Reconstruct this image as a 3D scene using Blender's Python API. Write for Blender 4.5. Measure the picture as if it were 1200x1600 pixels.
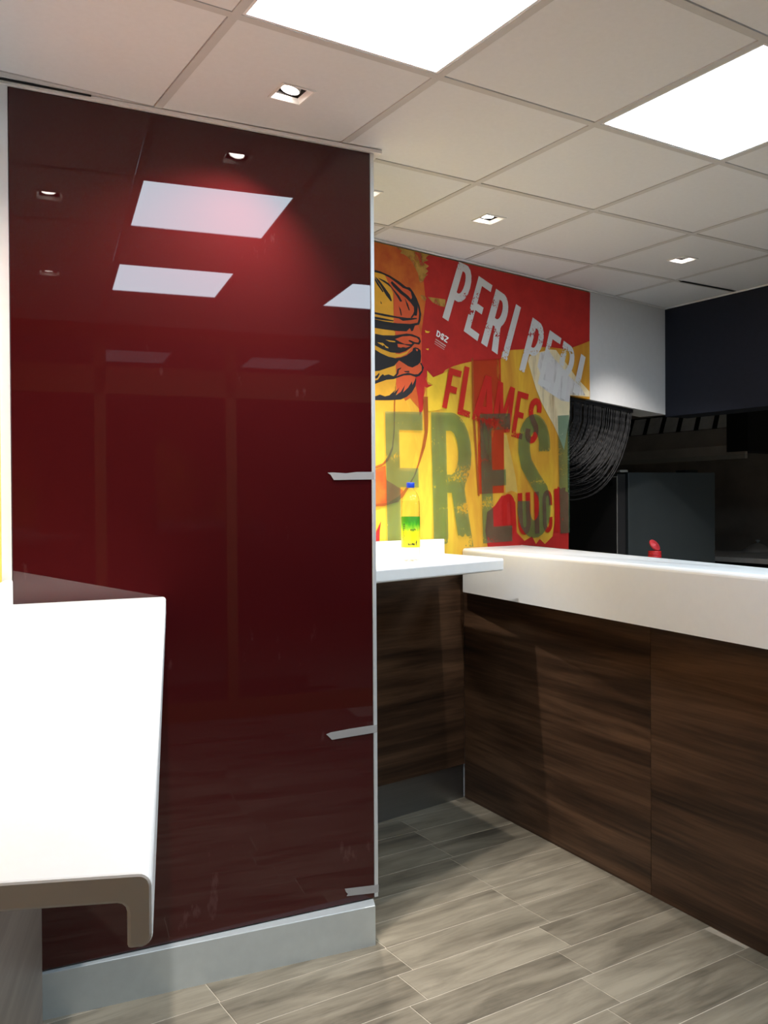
import bpy, bmesh, math, random
from mathutils import Vector, Matrix
from mathutils.geometry import tessellate_polygon
for o in list(bpy.data.objects): bpy.data.objects.remove(o)
S = bpy.context.scene
C = S.collection
random.seed(7)

# ---------------------------------------------------------------- camera
cam_d = bpy.data.cameras.new('camera')
cam = bpy.data.objects.new('camera', cam_d); C.objects.link(cam)
cam_d.sensor_fit = 'VERTICAL'; cam_d.sensor_height = 24.0
cam_d.lens = 24.0*1399.4/1600.0
cam_d.clip_start = 0.02; cam_d.clip_end = 100
EYE = Vector((0, 0, 1.45))
right = Vector((1.0, -0.00005, -0.0063)); down = Vector((-0.0063, -0.0085, -0.9999)); fwd = Vector((0, 1, -0.0085))
fwd.normalize(); right = (right - right.dot(fwd)*fwd).normalized(); up = right.cross(fwd)
cam.matrix_world = Matrix(((right.x, up.x, -fwd.x, EYE.x), (right.y, up.y, -fwd.y, EYE.y), (right.z, up.z, -fwd.z, EYE.z), (0, 0, 0, 1)))
S.camera = cam
S.cycles.transparent_max_bounces = 24

# ---------------------------------------------------------------- world, exposure
w = bpy.data.worlds.new('night'); S.world = w; w.use_nodes = True
w.node_tree.nodes['Background'].inputs[0].default_value = (0.02, 0.025, 0.04, 1)
w.node_tree.nodes['Background'].inputs[1].default_value = 0.3
S.view_settings.view_transform = 'Standard'; S.view_settings.look = 'None'
S.view_settings.exposure = EXPOSURE = 0.40; S.view_settings.gamma = 1.0; S.view_settings.use_curve_mapping = False
PANEL_STRENGTH = 10.5
PANEL_COLOR = (0.75, 0.88, 1.0)
SPOT_COLOR = (1.0, 0.93, 0.87)
SPOT_GAIN = 1.0

# ---------------------------------------------------------------- materials
def new_mat(name):
    m = bpy.data.materials.new(name); m.use_nodes = True
    nt = m.node_tree; nt.nodes.clear()
    out = nt.nodes.new('ShaderNodeOutputMaterial')
    return m, nt, out
def N(nt, t, **kw):
    n = nt.nodes.new(t)
    for k, v in kw.items():
        if k in n.inputs.keys() if hasattr(n.inputs, 'keys') else False: n.inputs[k].default_value = v
        else: setattr(n, k, v)
    return n
def setin(n, **kw):
    for k, v in kw.items(): n.inputs[k.replace('_', ' ')].default_value = v
def col4(c): return (c[0], c[1], c[2], 1.0)
def s2l(r, g, b):
    f = lambda x: (x/255/12.92) if x/255 <= 0.04045 else ((x/255+0.055)/1.055)**2.4
    return (f(r), f(g), f(b))
def ramp(nt, stops):
    r = nt.nodes.new('ShaderNodeValToRGB'); e = r.color_ramp.elements
    while len(e) > 1: e.remove(e[-1])
    e[0].position = stops[0][0]; e[0].color = col4(stops[0][1])
    for p, c in stops[1:]:
        x = e.new(p); x.color = col4(c)
    return r
def noise_vec(nt, scale3, coord='Object', rot=0.0):
    tc = nt.nodes.new('ShaderNodeTexCoord'); mp = nt.nodes.new('ShaderNodeMapping')
    mp.inputs['Scale'].default_value = scale3; mp.inputs['Rotation'].default_value = (0, rot, 0)
    nt.links.new(tc.outputs[coord], mp.inputs['Vector']); return mp.outputs['Vector']
def noise(nt, vec, scale=1.0, detail=4.0, rough=0.55, dist=0.0):
    n = nt.nodes.new('ShaderNodeTexNoise'); setin(n, Scale=scale, Detail=detail, Roughness=rough, Distortion=dist)
    nt.links.new(vec, n.inputs['Vector']); return n.outputs['Fac']
def plain(name, c, rough=0.5, spec=0.5, metal=0.0, var=0.06, vscale=30.0, bump=0.0, coat=0.0):
    """one colour with a little procedural variation"""
    m, nt, out = new_mat(name)
    b = nt.nodes.new('ShaderNodeBsdfPrincipled'); setin(b, Roughness=rough, Metallic=metal, Specular_IOR_Level=spec, Coat_Weight=coat)
    v = noise_vec(nt, (1, 1, 1)); f = noise(nt, v, vscale)
    lo = tuple(max(0, x*(1-var)) for x in c); hi = tuple(min(1, x*(1+var)) for x in c)
    r = ramp(nt, [(0.3, lo), (0.7, hi)]); nt.links.new(f, r.inputs[0]); nt.links.new(r.outputs[0], b.inputs['Base Color'])
    if bump:
        bp = nt.nodes.new('ShaderNodeBump'); setin(bp, Strength=bump, Distance=0.002); nt.links.new(f, bp.inputs['Height']); nt.links.new(bp.outputs[0], b.inputs['Normal'])
    nt.links.new(b.outputs[0], out.inputs[0]); return m
def wood(name, dark, mid, light, rough=0.45, axis='x', spec=0.35, scale=1.0):
    m, nt, out = new_mat(name)
    b = nt.nodes.new('ShaderNodeBsdfPrincipled'); setin(b, Roughness=rough, Specular_IOR_Level=spec)
    sc = (0.75*scale, 11*scale, 11*scale)
    tc = nt.nodes.new('ShaderNodeTexCoord'); oi = nt.nodes.new('ShaderNodeObjectInfo')
    ad = nt.nodes.new('ShaderNodeVectorMath'); ad.operation = 'MULTIPLY_ADD'
    nt.links.new(oi.outputs['Random'], ad.inputs[0]); ad.inputs[1].default_value = (7, 3, 5); nt.links.new(tc.outputs['Object'], ad.inputs[2])
    mp = nt.nodes.new('ShaderNodeMapping'); mp.inputs['Scale'].default_value = sc; nt.links.new(ad.outputs[0], mp.inputs['Vector'])
    f1 = noise(nt, mp.outputs[0], 1.0, 7, 0.62, 0.5)
    mp2 = nt.nodes.new('ShaderNodeMapping'); mp2.inputs['Scale'].default_value = (3*scale, 90*scale, 90*scale); nt.links.new(ad.outputs[0], mp2.inputs['Vector'])
    f2 = noise(nt, mp2.outputs[0], 1.0, 3, 0.5)
    mx = nt.nodes.new('ShaderNodeMath'); mx.operation = 'MULTIPLY_ADD'; mx.inputs[1].default_value = 0.25; nt.links.new(f2, mx.inputs[0]); nt.links.new(f1, mx.inputs[2])
    r = ramp(nt, [(0.42, dark), (0.6, mid), (0.8, light)]); nt.links.new(mx.outputs[0], r.inputs[0]); nt.links.new(r.outputs[0], b.inputs['Base Color'])
    nt.links.new(b.outputs[0], out.inputs[0]); return m
def emis(name, c, s):
    m, nt, out = new_mat(name); e = nt.nodes.new('ShaderNodeEmission'); e.inputs[0].default_value = col4(c); e.inputs[1].default_value = s
    nt.links.new(e.outputs[0], out.inputs[0]); return m
def ink(name, c, alpha=1.0, tint=None, distress=0.0, vary=0.08, streak=None, c2=None, dscale=70.0, rough=0.55):
    """printed ink: diffuse over the print below; tint = translucent ink that filters what is under it"""
    m, nt, out = new_mat(name)
    b = nt.nodes.new('ShaderNodeBsdfPrincipled'); setin(b, Roughness=rough, Specular_IOR_Level=0.25)
    v = noise_vec(nt, (1, 1, 1)); f = noise(nt, v, 9.0, 5, 0.6)
    c2 = c2 or tuple(min(1, x*(1+vary)) for x in c)
    r = ramp(nt, [(0.35, tuple(x*(1-vary) for x in c)), (0.65, c2)]); nt.links.new(f, r.inputs[0]); nt.links.new(r.outputs[0], b.inputs['Base Color'])
    if alpha >= 1 and not distress and not streak:
        nt.links.new(b.outputs[0], out.inputs[0]); return m
    t = nt.nodes.new('ShaderNodeBsdfTransparent'); t.inputs[0].default_value = col4(tint or (1, 1, 1))
    clear = nt.nodes.new('ShaderNodeBsdfTransparent')
    mix = nt.nodes.new('ShaderNodeMixShader'); mix.inputs[0].default_value = alpha
    nt.links.new(t.outputs[0], mix.inputs[1]); nt.links.new(b.outputs[0], mix.inputs[2])
    last = mix
    if distress:
        f1 = noise(nt, v, dscale, 3, 0.7); f2 = noise(nt, noise_vec(nt, (1.5, 1.5, 5)), 2.0, 2, 0.5)
        m1 = nt.nodes.new('ShaderNodeMath'); m1.operation = 'MULTIPLY_ADD'; m1.inputs[1].default_value = 1.6
        nt.links.new(f2, m1.inputs[0]); nt.links.new(f1, m1.inputs[2])
        rr = nt.nodes.new('ShaderNodeMath'); rr.operation = 'LESS_THAN'; rr.inputs[1].default_value = distress; nt.links.new(m1.outputs[0], rr.inputs[0])
        mm = nt.nodes.new('ShaderNodeMixShader'); nt.links.new(rr.outputs[0], mm.inputs[0])
        nt.links.new(clear.outputs[0], mm.inputs[1]); nt.links.new(last.outputs[0], mm.inputs[2]); last = mm
    if streak:
        sv = noise_vec(nt, streak[0], rot=streak[1]); f3 = noise(nt, sv, 1.0, 4, 0.6)
        rr = ramp(nt, [(streak[2], (0, 0, 0)), (streak[3], (1, 1, 1))]); nt.links.new(f3, rr.inputs[0])
        mm = nt.nodes.new('ShaderNodeMixShader'); nt.links.new(rr.outputs[0], mm.inputs[0])
        nt.links.new(clear.outputs[0], mm.inputs[1]); nt.links.new(last.outputs[0], mm.inputs[2]); last = mm
    nt.links.new(last.outputs[0], out.inputs[0]); return m
def clear_mat(name, tint, refl=1.0, ior=1.5, haze=0.0, edge=None):
    """thin clear sheet: transparent with Fresnel reflection"""
    m, nt, out = new_mat(name)
    t = nt.nodes.new('ShaderNodeBsdfTransparent'); t.inputs[0].default_value = col4(tint)
    if edge:   # longer way through the wall of the bottle near its outline
        lw = nt.nodes.new('ShaderNodeLayerWeight'); lw.inputs[0].default_value = 0.25
        rp = ramp(nt, [(0.0, tint), (0.35, tint), (0.9, edge)]); nt.links.new(lw.outputs['Facing'], rp.inputs[0]); nt.links.new(rp.outputs[0], t.inputs[0])
    g = nt.nodes.new('ShaderNodeBsdfGlossy'); g.inputs['Roughness'].default_value = 0.02
    fr = nt.nodes.new('ShaderNodeFresnel'); fr.inputs[0].default_value = ior
    mu = nt.nodes.new('ShaderNodeMath'); mu.operation = 'MULTIPLY'; mu.inputs[1].default_value = refl; geo = nt.nodes.new('ShaderNodeNewGeometry'); inv = nt.nodes.new('ShaderNodeMath'); inv.operation = 'MULTIPLY_ADD'; inv.inputs[1].default_value = -refl; inv.inputs[2].default_value = refl
    nt.links.new(geo.outputs['Backfacing'], inv.inputs[0]); nt.links.new(inv.outputs[0], mu.inputs[1]); nt.links.new(fr.outputs[0], mu.inputs[0])
    mix = nt.nodes.new('ShaderNodeMixShader'); nt.links.new(mu.outputs[0], mix.inputs[0]); nt.links.new(t.outputs[0], mix.inputs[1]); nt.links.new(g.outputs[0], mix.inputs[2])
    last = mix
    if haze:
        d = nt.nodes.new('ShaderNodeBsdfDiffuse'); d.inputs[0].default_value = (0.85, 0.85, 0.85, 1)
        m2 = nt.nodes.new('ShaderNodeMixShader'); m2.inputs[0].default_value = haze; nt.links.new(last.outputs[0], m2.inputs[1]); nt.links.new(d.outputs[0], m2.inputs[2]); last = m2
    nt.links.new(last.outputs[0], out.inputs[0]); return m

def red_glass_mat():
    m, nt, out = new_mat('red_back_painted_glass')
    b = nt.nodes.new('ShaderNodeBsdfPrincipled'); setin(b, Roughness=0.015, IOR=1.52, Specular_IOR_Level=0.5)
    v = noise_vec(nt, (1, 1, 1))
    # a few pale scuffs and smears of glue left on the new glass
    f1 = noise(nt, noise_vec(nt, (26, 1, 9), rot=0.5), 1.0, 4, 0.6); f2 = noise(nt, v, 3.1, 2, 0.5)
    mm = nt.nodes.new('ShaderNodeMath'); mm.operation = 'MULTIPLY'; nt.links.new(f1, mm.inputs[0]); nt.links.new(f2, mm.inputs[1])
    r = ramp(nt, [(0.0, RED_GLASS), (0.385, RED_GLASS), (0.44, tuple(x*1.2+0.012 for x in RED_GLASS))]); nt.links.new(mm.outputs[0], r.inputs[0])
    nt.links.new(r.outputs[0], b.inputs['Base Color'])
    bp = nt.nodes.new('ShaderNodeBump'); setin(bp, Strength=0.03, Distance=0.002); nt.links.new(noise(nt, v, 2.5, 2, 0.4), bp.inputs['Height']); nt.links.new(bp.outputs[0], b.inputs['Normal'])
    nt.links.new(b.outputs[0], out.inputs[0]); return m
RED_GLASS = (0.040, 0.0036, 0.0042)

def plank_mat():
    m, nt, out = new_mat('wood_look_floor_tile')
    b = nt.nodes.new('ShaderNodeBsdfPrincipled'); setin(b, Roughness=0.42, Specular_IOR_Level=0.4)
    tc = nt.nodes.new('ShaderNodeTexCoord'); oi = nt.nodes.new('ShaderNodeObjectInfo')
    ad = nt.nodes.new('ShaderNodeVectorMath'); ad.operation = 'MULTIPLY_ADD'
    nt.links.new(oi.outputs['Random'], ad.inputs[0]); ad.inputs[1].default_value = (31, 17, 5); nt.links.new(tc.outputs['Object'], ad.inputs[2])
    def nz(sc, det, rg):
        mp = nt.nodes.new('ShaderNodeMapping'); mp.inputs['Scale'].default_value = sc; nt.links.new(ad.outputs[0], mp.inputs['Vector'])
        return noise(nt, mp.outputs[0], 1.0, det, rg, 0.6)
    f1 = nz((2.6, 13, 1), 5, 0.6); f2 = nz((5, 70, 1), 3, 0.6)
    a = nt.nodes.new('ShaderNodeMath'); a.operation = 'MULTIPLY_ADD'; a.inputs[1].default_value = 0.3; nt.links.new(f2, a.inputs[0]); nt.links.new(f1, a.inputs[2])
    a2 = nt.nodes.new('ShaderNodeMath'); a2.operation = 'MULTIPLY_ADD'; a2.inputs[1].default_value = 0.16; nt.links.new(oi.outputs['Random'], a2.inputs[0]); nt.links.new(a.outputs[0], a2.inputs[2])
    r = ramp(nt, [(0.46, (0.092, 0.079, 0.058)), (0.62, (0.165, 0.143, 0.105)), (0.76, (0.22, 0.193, 0.144)), (0.92, (0.285, 0.252, 0.19))])
    nt.links.new(a2.outputs[0], r.inputs[0]); nt.links.new(r.outputs[0], b.inputs['Base Color'])
    bp = nt.nodes.new('ShaderNodeBump'); setin(bp, Strength=0.12, Distance=0.002); nt.links.new(f2, bp.inputs['Height']); nt.links.new(bp.outputs[0], b.inputs['Normal'])
    nt.links.new(b.outputs[0], out.inputs[0]); return m

def steel_mat(name, c, rough=0.3):
    m, nt, out = new_mat(name)
    b = nt.nodes.new('ShaderNodeBsdfPrincipled'); setin(b, Metallic=1.0, Roughness=rough)
    f = noise(nt, noise_vec(nt, (1.5, 1.5, 160)), 1.0, 3, 0.6)
    r = ramp(nt, [(0.3, tuple(x*0.9 for x in c)), (0.7, c)]); nt.links.new(f, r.inputs[0]); nt.links.new(r.outputs[0], b.inputs['Base Color'])
    nt.links.new(b.outputs[0], out.inputs[0]); return m

def mural_base_mat():
    m, nt, out = new_mat('mural_print_ground')
    b = nt.nodes.new('ShaderNodeBsdfPrincipled'); setin(b, Roughness=0.5, Specular_IOR_Level=0.3)
    f = noise(nt, noise_vec(nt, (5.5, 1, 1.3)), 1.0, 5, 0.6, 0.8)
    sp = nt.nodes.new('ShaderNodeSeparateXYZ'); tc = nt.nodes.new('ShaderNodeTexCoord'); nt.links.new(tc.outputs['Object'], sp.inputs[0])
    a = nt.nodes.new('ShaderNodeMath'); a.operation = 'MULTIPLY_ADD'; a.inputs[1].default_value = 0.16; nt.links.new(sp.outputs[0], a.inputs[0]); nt.links.new(f, a.inputs[2])
    r = ramp(nt, [(0.36, s2l(246, 216, 70)), (0.52, s2l(236, 190, 62)), (0.66, s2l(222, 164, 56)), (0.82, s2l(208, 142, 50))])
    nt.links.new(a.outputs[0], r.inputs[0]); nt.links.new(r.outputs[0], b.inputs['Base Color'])
    nt.links.new(b.outputs[0], out.inputs[0]); return m

def label_mat():
    m, nt, out = new_mat('printed_bottle_label')
    b = nt.nodes.new('ShaderNodeBsdfPrincipled'); setin(b, Roughness=0.35)
    tc = nt.nodes.new('ShaderNodeTexCoord'); sp = nt.nodes.new('ShaderNodeSeparateXYZ'); nt.links.new(tc.outputs['Object'], sp.inputs[0])
    f = noise(nt, noise_vec(nt, (90, 90, 25)), 1.0, 4, 0.6)
    a = nt.nodes.new('ShaderNodeMath'); a.operation = 'MULTIPLY_ADD'; a.inputs[1].default_value = 0.05; nt.links.new(f, a.inputs[0]); nt.links.new(sp.outputs[2], a.inputs[2])
    mr = nt.nodes.new('ShaderNodeMapRange'); setin(mr, From_Min=0.055, From_Max=0.185); nt.links.new(a.outputs[0], mr.inputs[0])
    r = ramp(nt, [(0.0, s2l(240, 228, 20)), (0.70, s2l(238, 222, 25)), (0.80, s2l(150, 205, 45)), (0.92, s2l(70, 165, 30)), (1.0, s2l(60, 140, 30))])
    nt.links.new(mr.outputs[0], r.inputs[0]); nt.links.new(r.outputs[0], b.inputs['Base Color']); nt.links.new(b.outputs[0], out.inputs[0]); return m

M = {}
M['ceiling'] = plain('ceiling_tile_white', (0.79, 0.805, 0.825), 0.9, 0.1, var=0.015, vscale=60)
M['rail'] = plain('ceiling_rail_white', (0.61, 0.605, 0.60), 0.6, 0.3, var=0.02)
M['white_paint'] = plain('white_wall_paint', (0.72, 0.73, 0.74), 0.7, 0.2, var=0.02)
M['white_solid'] = plain('white_solid_surface', (0.865, 0.88, 0.875), 0.28, 0.5, var=0.01)
M['white_metal'] = plain('white_painted_metal', (0.85, 0.85, 0.85), 0.4, 0.5, var=0.01)
M['silver'] = plain('silver_edge_profile', (0.62, 0.66, 0.68), 0.35, 0.5, metal=0.35, var=0.03)
M['navy'] = plain('dark_navy_paint', (0.010, 0.013, 0.024), 0.6, 0.3, var=0.1)
M['black'] = plain('black_paint', (0.012, 0.012, 0.013), 0.5, 0.3, var=0.1)
M['grout'] = plain('beige_grout', (0.46, 0.41, 0.33), 0.9, 0.1, var=0.1)
M['skirt'] = plain('satin_aluminium_skirting', (0.60, 0.66, 0.68), 0.3, 0.5, metal=0.45, var=0.03)
M['dark_skirt'] = steel_mat('dull_steel_skirting', (0.42, 0.44, 0.45), 0.42)
M['red_glass'] = red_glass_mat()
M['core'] = plain('partition_board', (0.5, 0.5, 0.5), 0.8, 0.2)
M['wood'] = wood('dark_walnut_laminate', (0.020, 0.0115, 0.0072), (0.066, 0.035, 0.0195), (0.150, 0.082, 0.045), 0.42)
M['grey_wood'] = wood('grey_brown_laminate', (0.17, 0.14, 0.115), (0.23, 0.19, 0.16), (0.30, 0.25, 0.21), 0.4, scale=0.7)
M['plank'] = plank_mat()
M['tape'] = clear_mat('translucent_tape', (0.75, 0.75, 0.75), 1.0, 1.5, 0.26)
M['mural'] = mural_base_mat()
M['kitchen_steel'] = plain('dark_kitchen_steel', (0.48, 0.45, 0.41), 0.5, 0.5, metal=0.0, var=0.12, vscale=6)
M['kitchen_wall'] = plain('dark_kitchen_wall', (0.44, 0.40, 0.355), 0.6, 0.3, var=0.15, vscale=4)
M['filter_steel'] = plain('hood_filter_steel', (0.85, 0.83, 0.80), 0.5, 0.4, var=0.1, vscale=12)
M['fridge'] = plain('dark_grey_fridge_steel', (0.062, 0.075, 0.079), 0.4, 0.5, metal=0.2, var=0.06, vscale=5)
M['fridge_door'] = plain('black_fridge_door', (0.03, 0.03, 0.032), 0.35, 0.5, var=0.05)
M['gasket'] = plain('light_door_edge', (0.4, 0.39, 0.36), 0.5)
M['chain'] = plain('black_chain_strand', (0.0045, 0.0045, 0.005), 0.5, 0.12, var=0.6, vscale=220)
M['red_plastic'] = plain('red_plastic', (0.75, 0.025, 0.03), 0.35, 0.5, var=0.04)
M['red_plastic_light'] = plain('bright_red_lid', (0.85, 0.06, 0.07), 0.4, 0.5, var=0.04)
M['blue_cap'] = plain('blue_bottle_cap', (0.01, 0.05, 0.50), 0.35, 0.5, var=0.04)
M['pet'] = clear_mat('clear_plastic', (0.95, 0.95, 0.94), 1.0, 1.5, edge=(0.42, 0.42, 0.41))
M['drink'] = clear_mat('clear_drink', (0.97, 0.96, 0.93), 0.25, 1.33, edge=(0.55, 0.53, 0.46))
M['label'] = label_mat()
M['label_ink'] = plain('dark_label_ink', (0.02, 0.03, 0.02), 0.5)
M['panel_light'] = emis('lit_ceiling_panel', PANEL_COLOR, PANEL_STRENGTH)
M['lamp'] = emis('lit_spot_lamp', (1.0, 0.90, 0.80), 25.0)
M['lamp_dark'] = plain('dark_lamp_gimbal', (0.05, 0.045, 0.045), 0.5)
M['window_frame'] = plain('brown_window_frame', (0.26, 0.16, 0.06), 0.5, 0.4)
M['window_glass'] = clear_mat('window_glass', (0.9, 0.92, 0.92), 1.0, 1.5)
M['street'] = plain('dark_paving', (0.03, 0.03, 0.03), 0.8)
# inks of the mural
M['red'] = ink('red_ink', s2l(192, 46, 42), vary=0.10)
M['orange'] = ink('orange_ink', s2l(206, 92, 44), vary=0.12, c2=s2l(214, 120, 48))
M['orange2'] = ink('orange_red_ink', s2l(224, 98, 58), vary=0.06)
M['amber'] = ink('amber_ink', s2l(236, 176, 58), vary=0.08)
M['yellow'] = ink('yellow_ink', s2l(240, 200, 60), vary=0.08)
M['olive'] = ink('olive_yellow_ink', s2l(200, 160, 80), alpha=0.85, streak=((9, 1, 7), 0.6, 0.36, 0.56), vary=0.15)
M['ink'] = ink('black_ink', s2l(46, 46, 50), vary=0.05)
M['redbanner'] = ink('translucent_red_ink', s2l(200, 50, 38), alpha=0.62, tint=(1.0, 0.75, 0.6), streak=((14, 1, 2), 0.0, 0.22, 0.42))
M['peri'] = ink('white_ink', s2l(222, 222, 222), alpha=0.97, distress=1.50, vary=0.02, dscale=95)
M['flames'] = ink('red_letter_ink', s2l(206, 44, 36), alpha=0.93, distress=1.54, vary=0.06, dscale=110)
M['quick'] = ink('red_letter_ink_lower', s2l(200, 40, 34), alpha=0.85, tint=(1, 0.6, 0.5), vary=0.06)
M['fresh'] = ink('green_translucent_ink', (0.12, 0.22, 0.12), alpha=0.36, tint=(0.66, 0.80, 0.85), distress=1.53, vary=0.25, dscale=80)
M['logo'] = ink('white_logo_ink', s2l(240, 240, 240), vary=0.01)
M['whiteline'] = ink('faint_white_ink', s2l(240, 220, 215), alpha=0.6)
M['brown'] = ink('brown_brush_ink', s2l(170, 88, 40), alpha=0.8, vary=0.1)
M['brownline'] = M['brown']
M['splash'] = ink('cream_wash_ink', s2l(240, 224, 184), alpha=0.95, streak=((16, 1, 2.2), 0.45, 0.12, 0.46), vary=0.06)
M['splash2'] = ink('white_wash_ink', s2l(232, 230, 232), alpha=0.85, streak=((18, 1, 3.0), 0.7, 0.22, 0.50), vary=0.03)
M['pale'] = ink('pale_yellow_ink', s2l(240, 216, 120), alpha=0.5)

# ---------------------------------------------------------------- helpers
def link(name, me, m, parent=None, kind=None):
    o = bpy.data.objects.new(name, me); C.objects.link(o)
    if m is not None and not me.materials: me.materials.append(m)
    if parent is not None: o.parent = parent
    if kind: o['kind'] = kind
    return o
def fin(name, bm, smooth=False):
    bmesh.ops.recalc_face_normals(bm, faces=bm.faces)
    me = bpy.data.meshes.new(name); bm.to_mesh(me); bm.free()
    if smooth:
        for p in me.polygons: p.use_smooth = True
    return me
def add_box(bm, x0, x1, y0, y1, z0, z1, bev=0.0, seg=2):
    b2 = bmesh.new()
    vs = [b2.verts.new((x, y, z)) for x in (x0, x1) for y in (y0, y1) for z in (z0, z1)]
    for f in ((0, 1, 3, 2), (4, 6, 7, 5), (0, 4, 5, 1), (2, 3, 7, 6), (0, 2, 6, 4), (1, 5, 7, 3)): b2.faces.new([vs[i] for i in f])
    if bev: bmesh.ops.bevel(b2, geom=list(b2.edges), offset=bev, segments=seg, profile=0.5, affect='EDGES')
    bmesh.ops.recalc_face_normals(b2, faces=b2.faces)
    tmp = bpy.data.meshes.new('tmp'); b2.to_mesh(tmp); b2.free(); bm.from_mesh(tmp); bpy.data.meshes.remove(tmp)
def box(name, x0, x1, y0, y1, z0, z1, m, parent=None, bev=0.0, kind=None, seg=2):
    bm = bmesh.new(); add_box(bm, x0, x1, y0, y1, z0, z1, bev, seg); return link(name, fin(name, bm), m, parent, kind)
def prism_bm(pts, z0, z1, bev_v=0.0, bev_e=0.0, seg=3):
    bm = bmesh.new()
    b = [bm.verts.new((x, y, z0)) for x, y in pts]; t = [bm.verts.new((x, y, z1)) for x, y in pts]
    bm.faces.new(b[::-1]); bm.faces.new(t); n = len(pts)
    for i in range(n): bm.faces.new((b[i], b[(i+1) % n], t[(i+1) % n], t[i]))
    bmesh.ops.recalc_face_normals(bm, faces=bm.faces)
    if bev_v:
        es = [e for e in bm.edges if abs(e.verts[0].co.z-e.verts[1].co.z) > 1e-6]
        bmesh.ops.bevel(bm, geom=es, offset=bev_v, segments=seg, profile=0.5, affect='EDGES')
    if bev_e:
        es = [e for e in bm.edges if e.verts[0].co.z > z1-1e-6 and e.verts[1].co.z > z1-1e-6]
        bmesh.ops.bevel(bm, geom=es, offset=bev_e, segments=seg, profile=0.5, affect='EDGES')
    return bm
def prism(name, pts, z0, z1, m, parent=None, kind=None, bev_v=0.0, bev_e=0.0, seg=3):
    return link(name, fin(name, prism_bm(pts, z0, z1, bev_v, bev_e, seg)), m, parent, kind)
def lathe(name, prof, m, parent=None, n=32, loc=(0, 0, 0), cap=True, smooth=True):
    bm = bmesh.new(); rings = []
    for r, z in prof: rings.append([bm.verts.new((loc[0]+r*math.cos(2*math.pi*k/n), loc[1]+r*math.sin(2*math.pi*k/n), loc[2]+z)) for k in range(n)])
    for a, b in zip(rings, rings[1:]):
        for k in range(n): bm.faces.new((a[k], a[(k+1) % n], b[(k+1) % n], b[k]))
    if cap: bm.faces.new(rings[0][::-1]); bm.faces.new(rings[-1])
    return link(name, fin(name, bm, smooth), m, parent)
def loft(name, secs, m, parent=None, smooth=False):
    """secs: list of equal-length closed 3-D sections"""
    bm = bmesh.new(); R = [[bm.verts.new(p) for p in s] for s in secs]; n = len(secs[0])
    for a, b in zip(R, R[1:]):
        for k in range(n): bm.faces.new((a[k], a[(k+1) % n], b[(k+1) % n], b[k]))
    bm.faces.new(R[0][::-1]); bm.faces.new(R[-1])
    return link(name, fin(name, bm, smooth), m, parent)
def flat(name, loops, y, m, parent, zmax=None):
    """flat print in the local xz plane; first loop outer, others holes"""
    if zmax: loops = [[(x, min(z, zmax)) for x, z in l] for l in loops]
    tris = tessellate_polygon([[Vector((x, z, 0)) for x, z in l] for l in loops])
    vs = [p for l in loops for p in l]
    me = bpy.data.meshes.new(name); me.from_pydata([(x, y, z) for x, z in vs], [], [tuple(t) for t in tris]); me.update()
    return link(name, me, m, parent)
def empty(name, loc, rz=0.0, kind=None):
    o = bpy.data.objects.new(name, None); C.objects.link(o); o.location = loc; o.rotation_euler = (0, 0, rz); o.empty_display_size = 0.1
    if kind: o['kind'] = kind
    return o
def tag(o, label, cat, group=None):
    o['label'] = label; o['category'] = cat
    if group: o['group'] = group
    return o
def dirv(a): return Vector((math.cos(a), math.sin(a)))
def rel(frame_o, ang, p):
    e = dirv(ang); d = Vector(p)-Vector(frame_o); return (d.dot(e), d.dot(Vector((-e.y, e.x))))

# ---------------------------------------------------------------- plan of the place
ZC = 2.6304
GRID_O = Vector((-0.3524, 2.1709)); GRID_A = 0.5588            # ceiling grid
ga, gb = dirv(GRID_A), Vector((-math.sin(GRID_A), math.cos(GRID_A)))
def grid(i, j): return GRID_O + 0.6*i*ga + 0.6*j*gb
GL_O = (-1.0366, 2.4954); GL_A = math.atan2(0.4904, 0.9953)    # red glass wall
MW_O = (-0.0294, 3.999); MW_A = math.atan2(1.4585, 1.7464)     # mural wall
LW_O = Vector((-1.062, 2.484)); LW_D = Vector((0.233, -0.972)).normalized()  # left wall runs this way
CW_O = Vector((0.3894, 4.4113)); CW_D = Vector((0.8258, -1.5684)).normalized()  # counter front

# ---------------------------------------------------------------- floor
floor = empty('floor', (0, 0, 0), 0, 'structure')
FA = math.radians(32.6); fe, fn = dirv(FA), Vector((-math.sin(FA), math.cos(FA)))
fb = prism('grout_bed', [(-3.5, -3.5), (9, -3.5), (9, 12), (-3.5, 12)], -0.05, -0.0014, M['grout'], floor)
T0 = 1.813; PW = 0.1612; PL = 0.577
starts = {-1: 1.908, 0: 1.967, 1: 2.02, 2: 2.084, 3: 2.143, 4: 2.147, 5: 2.161, 6: 2.185, 7: 2.21, 8: 2.235, 9: 2.26}
pm = None
def near_left(p): # signed distance right of the left wall line
    d = p-LW_O; return -(d.x*LW_D.y - d.y*LW_D.x)
def plank_wanted(p):
    if p.y < -1.2 or p.y > 5.2: return False
    if (p-LW_O).dot(Vector((-LW_D.y, LW_D.x))) < -0.35: return False
    gp = p-Vector(GL_O); e = dirv(GL_A); s = gp.dot(e); t = gp.dot(Vector((-e.y, e.x)))
    if s < 0.75 and t > 0.25: return False
    d = p-CW_O; s = d.dot(CW_D); t = d.dot(Vector((-CW_D.y, CW_D.x)))
    if t > 0.25: return False
    if (p-Vector(MW_O)).dot(Vector((-math.sin(MW_A), math.cos(MW_A)))) > 0.3: return False
    return True
planks = 0
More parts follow.
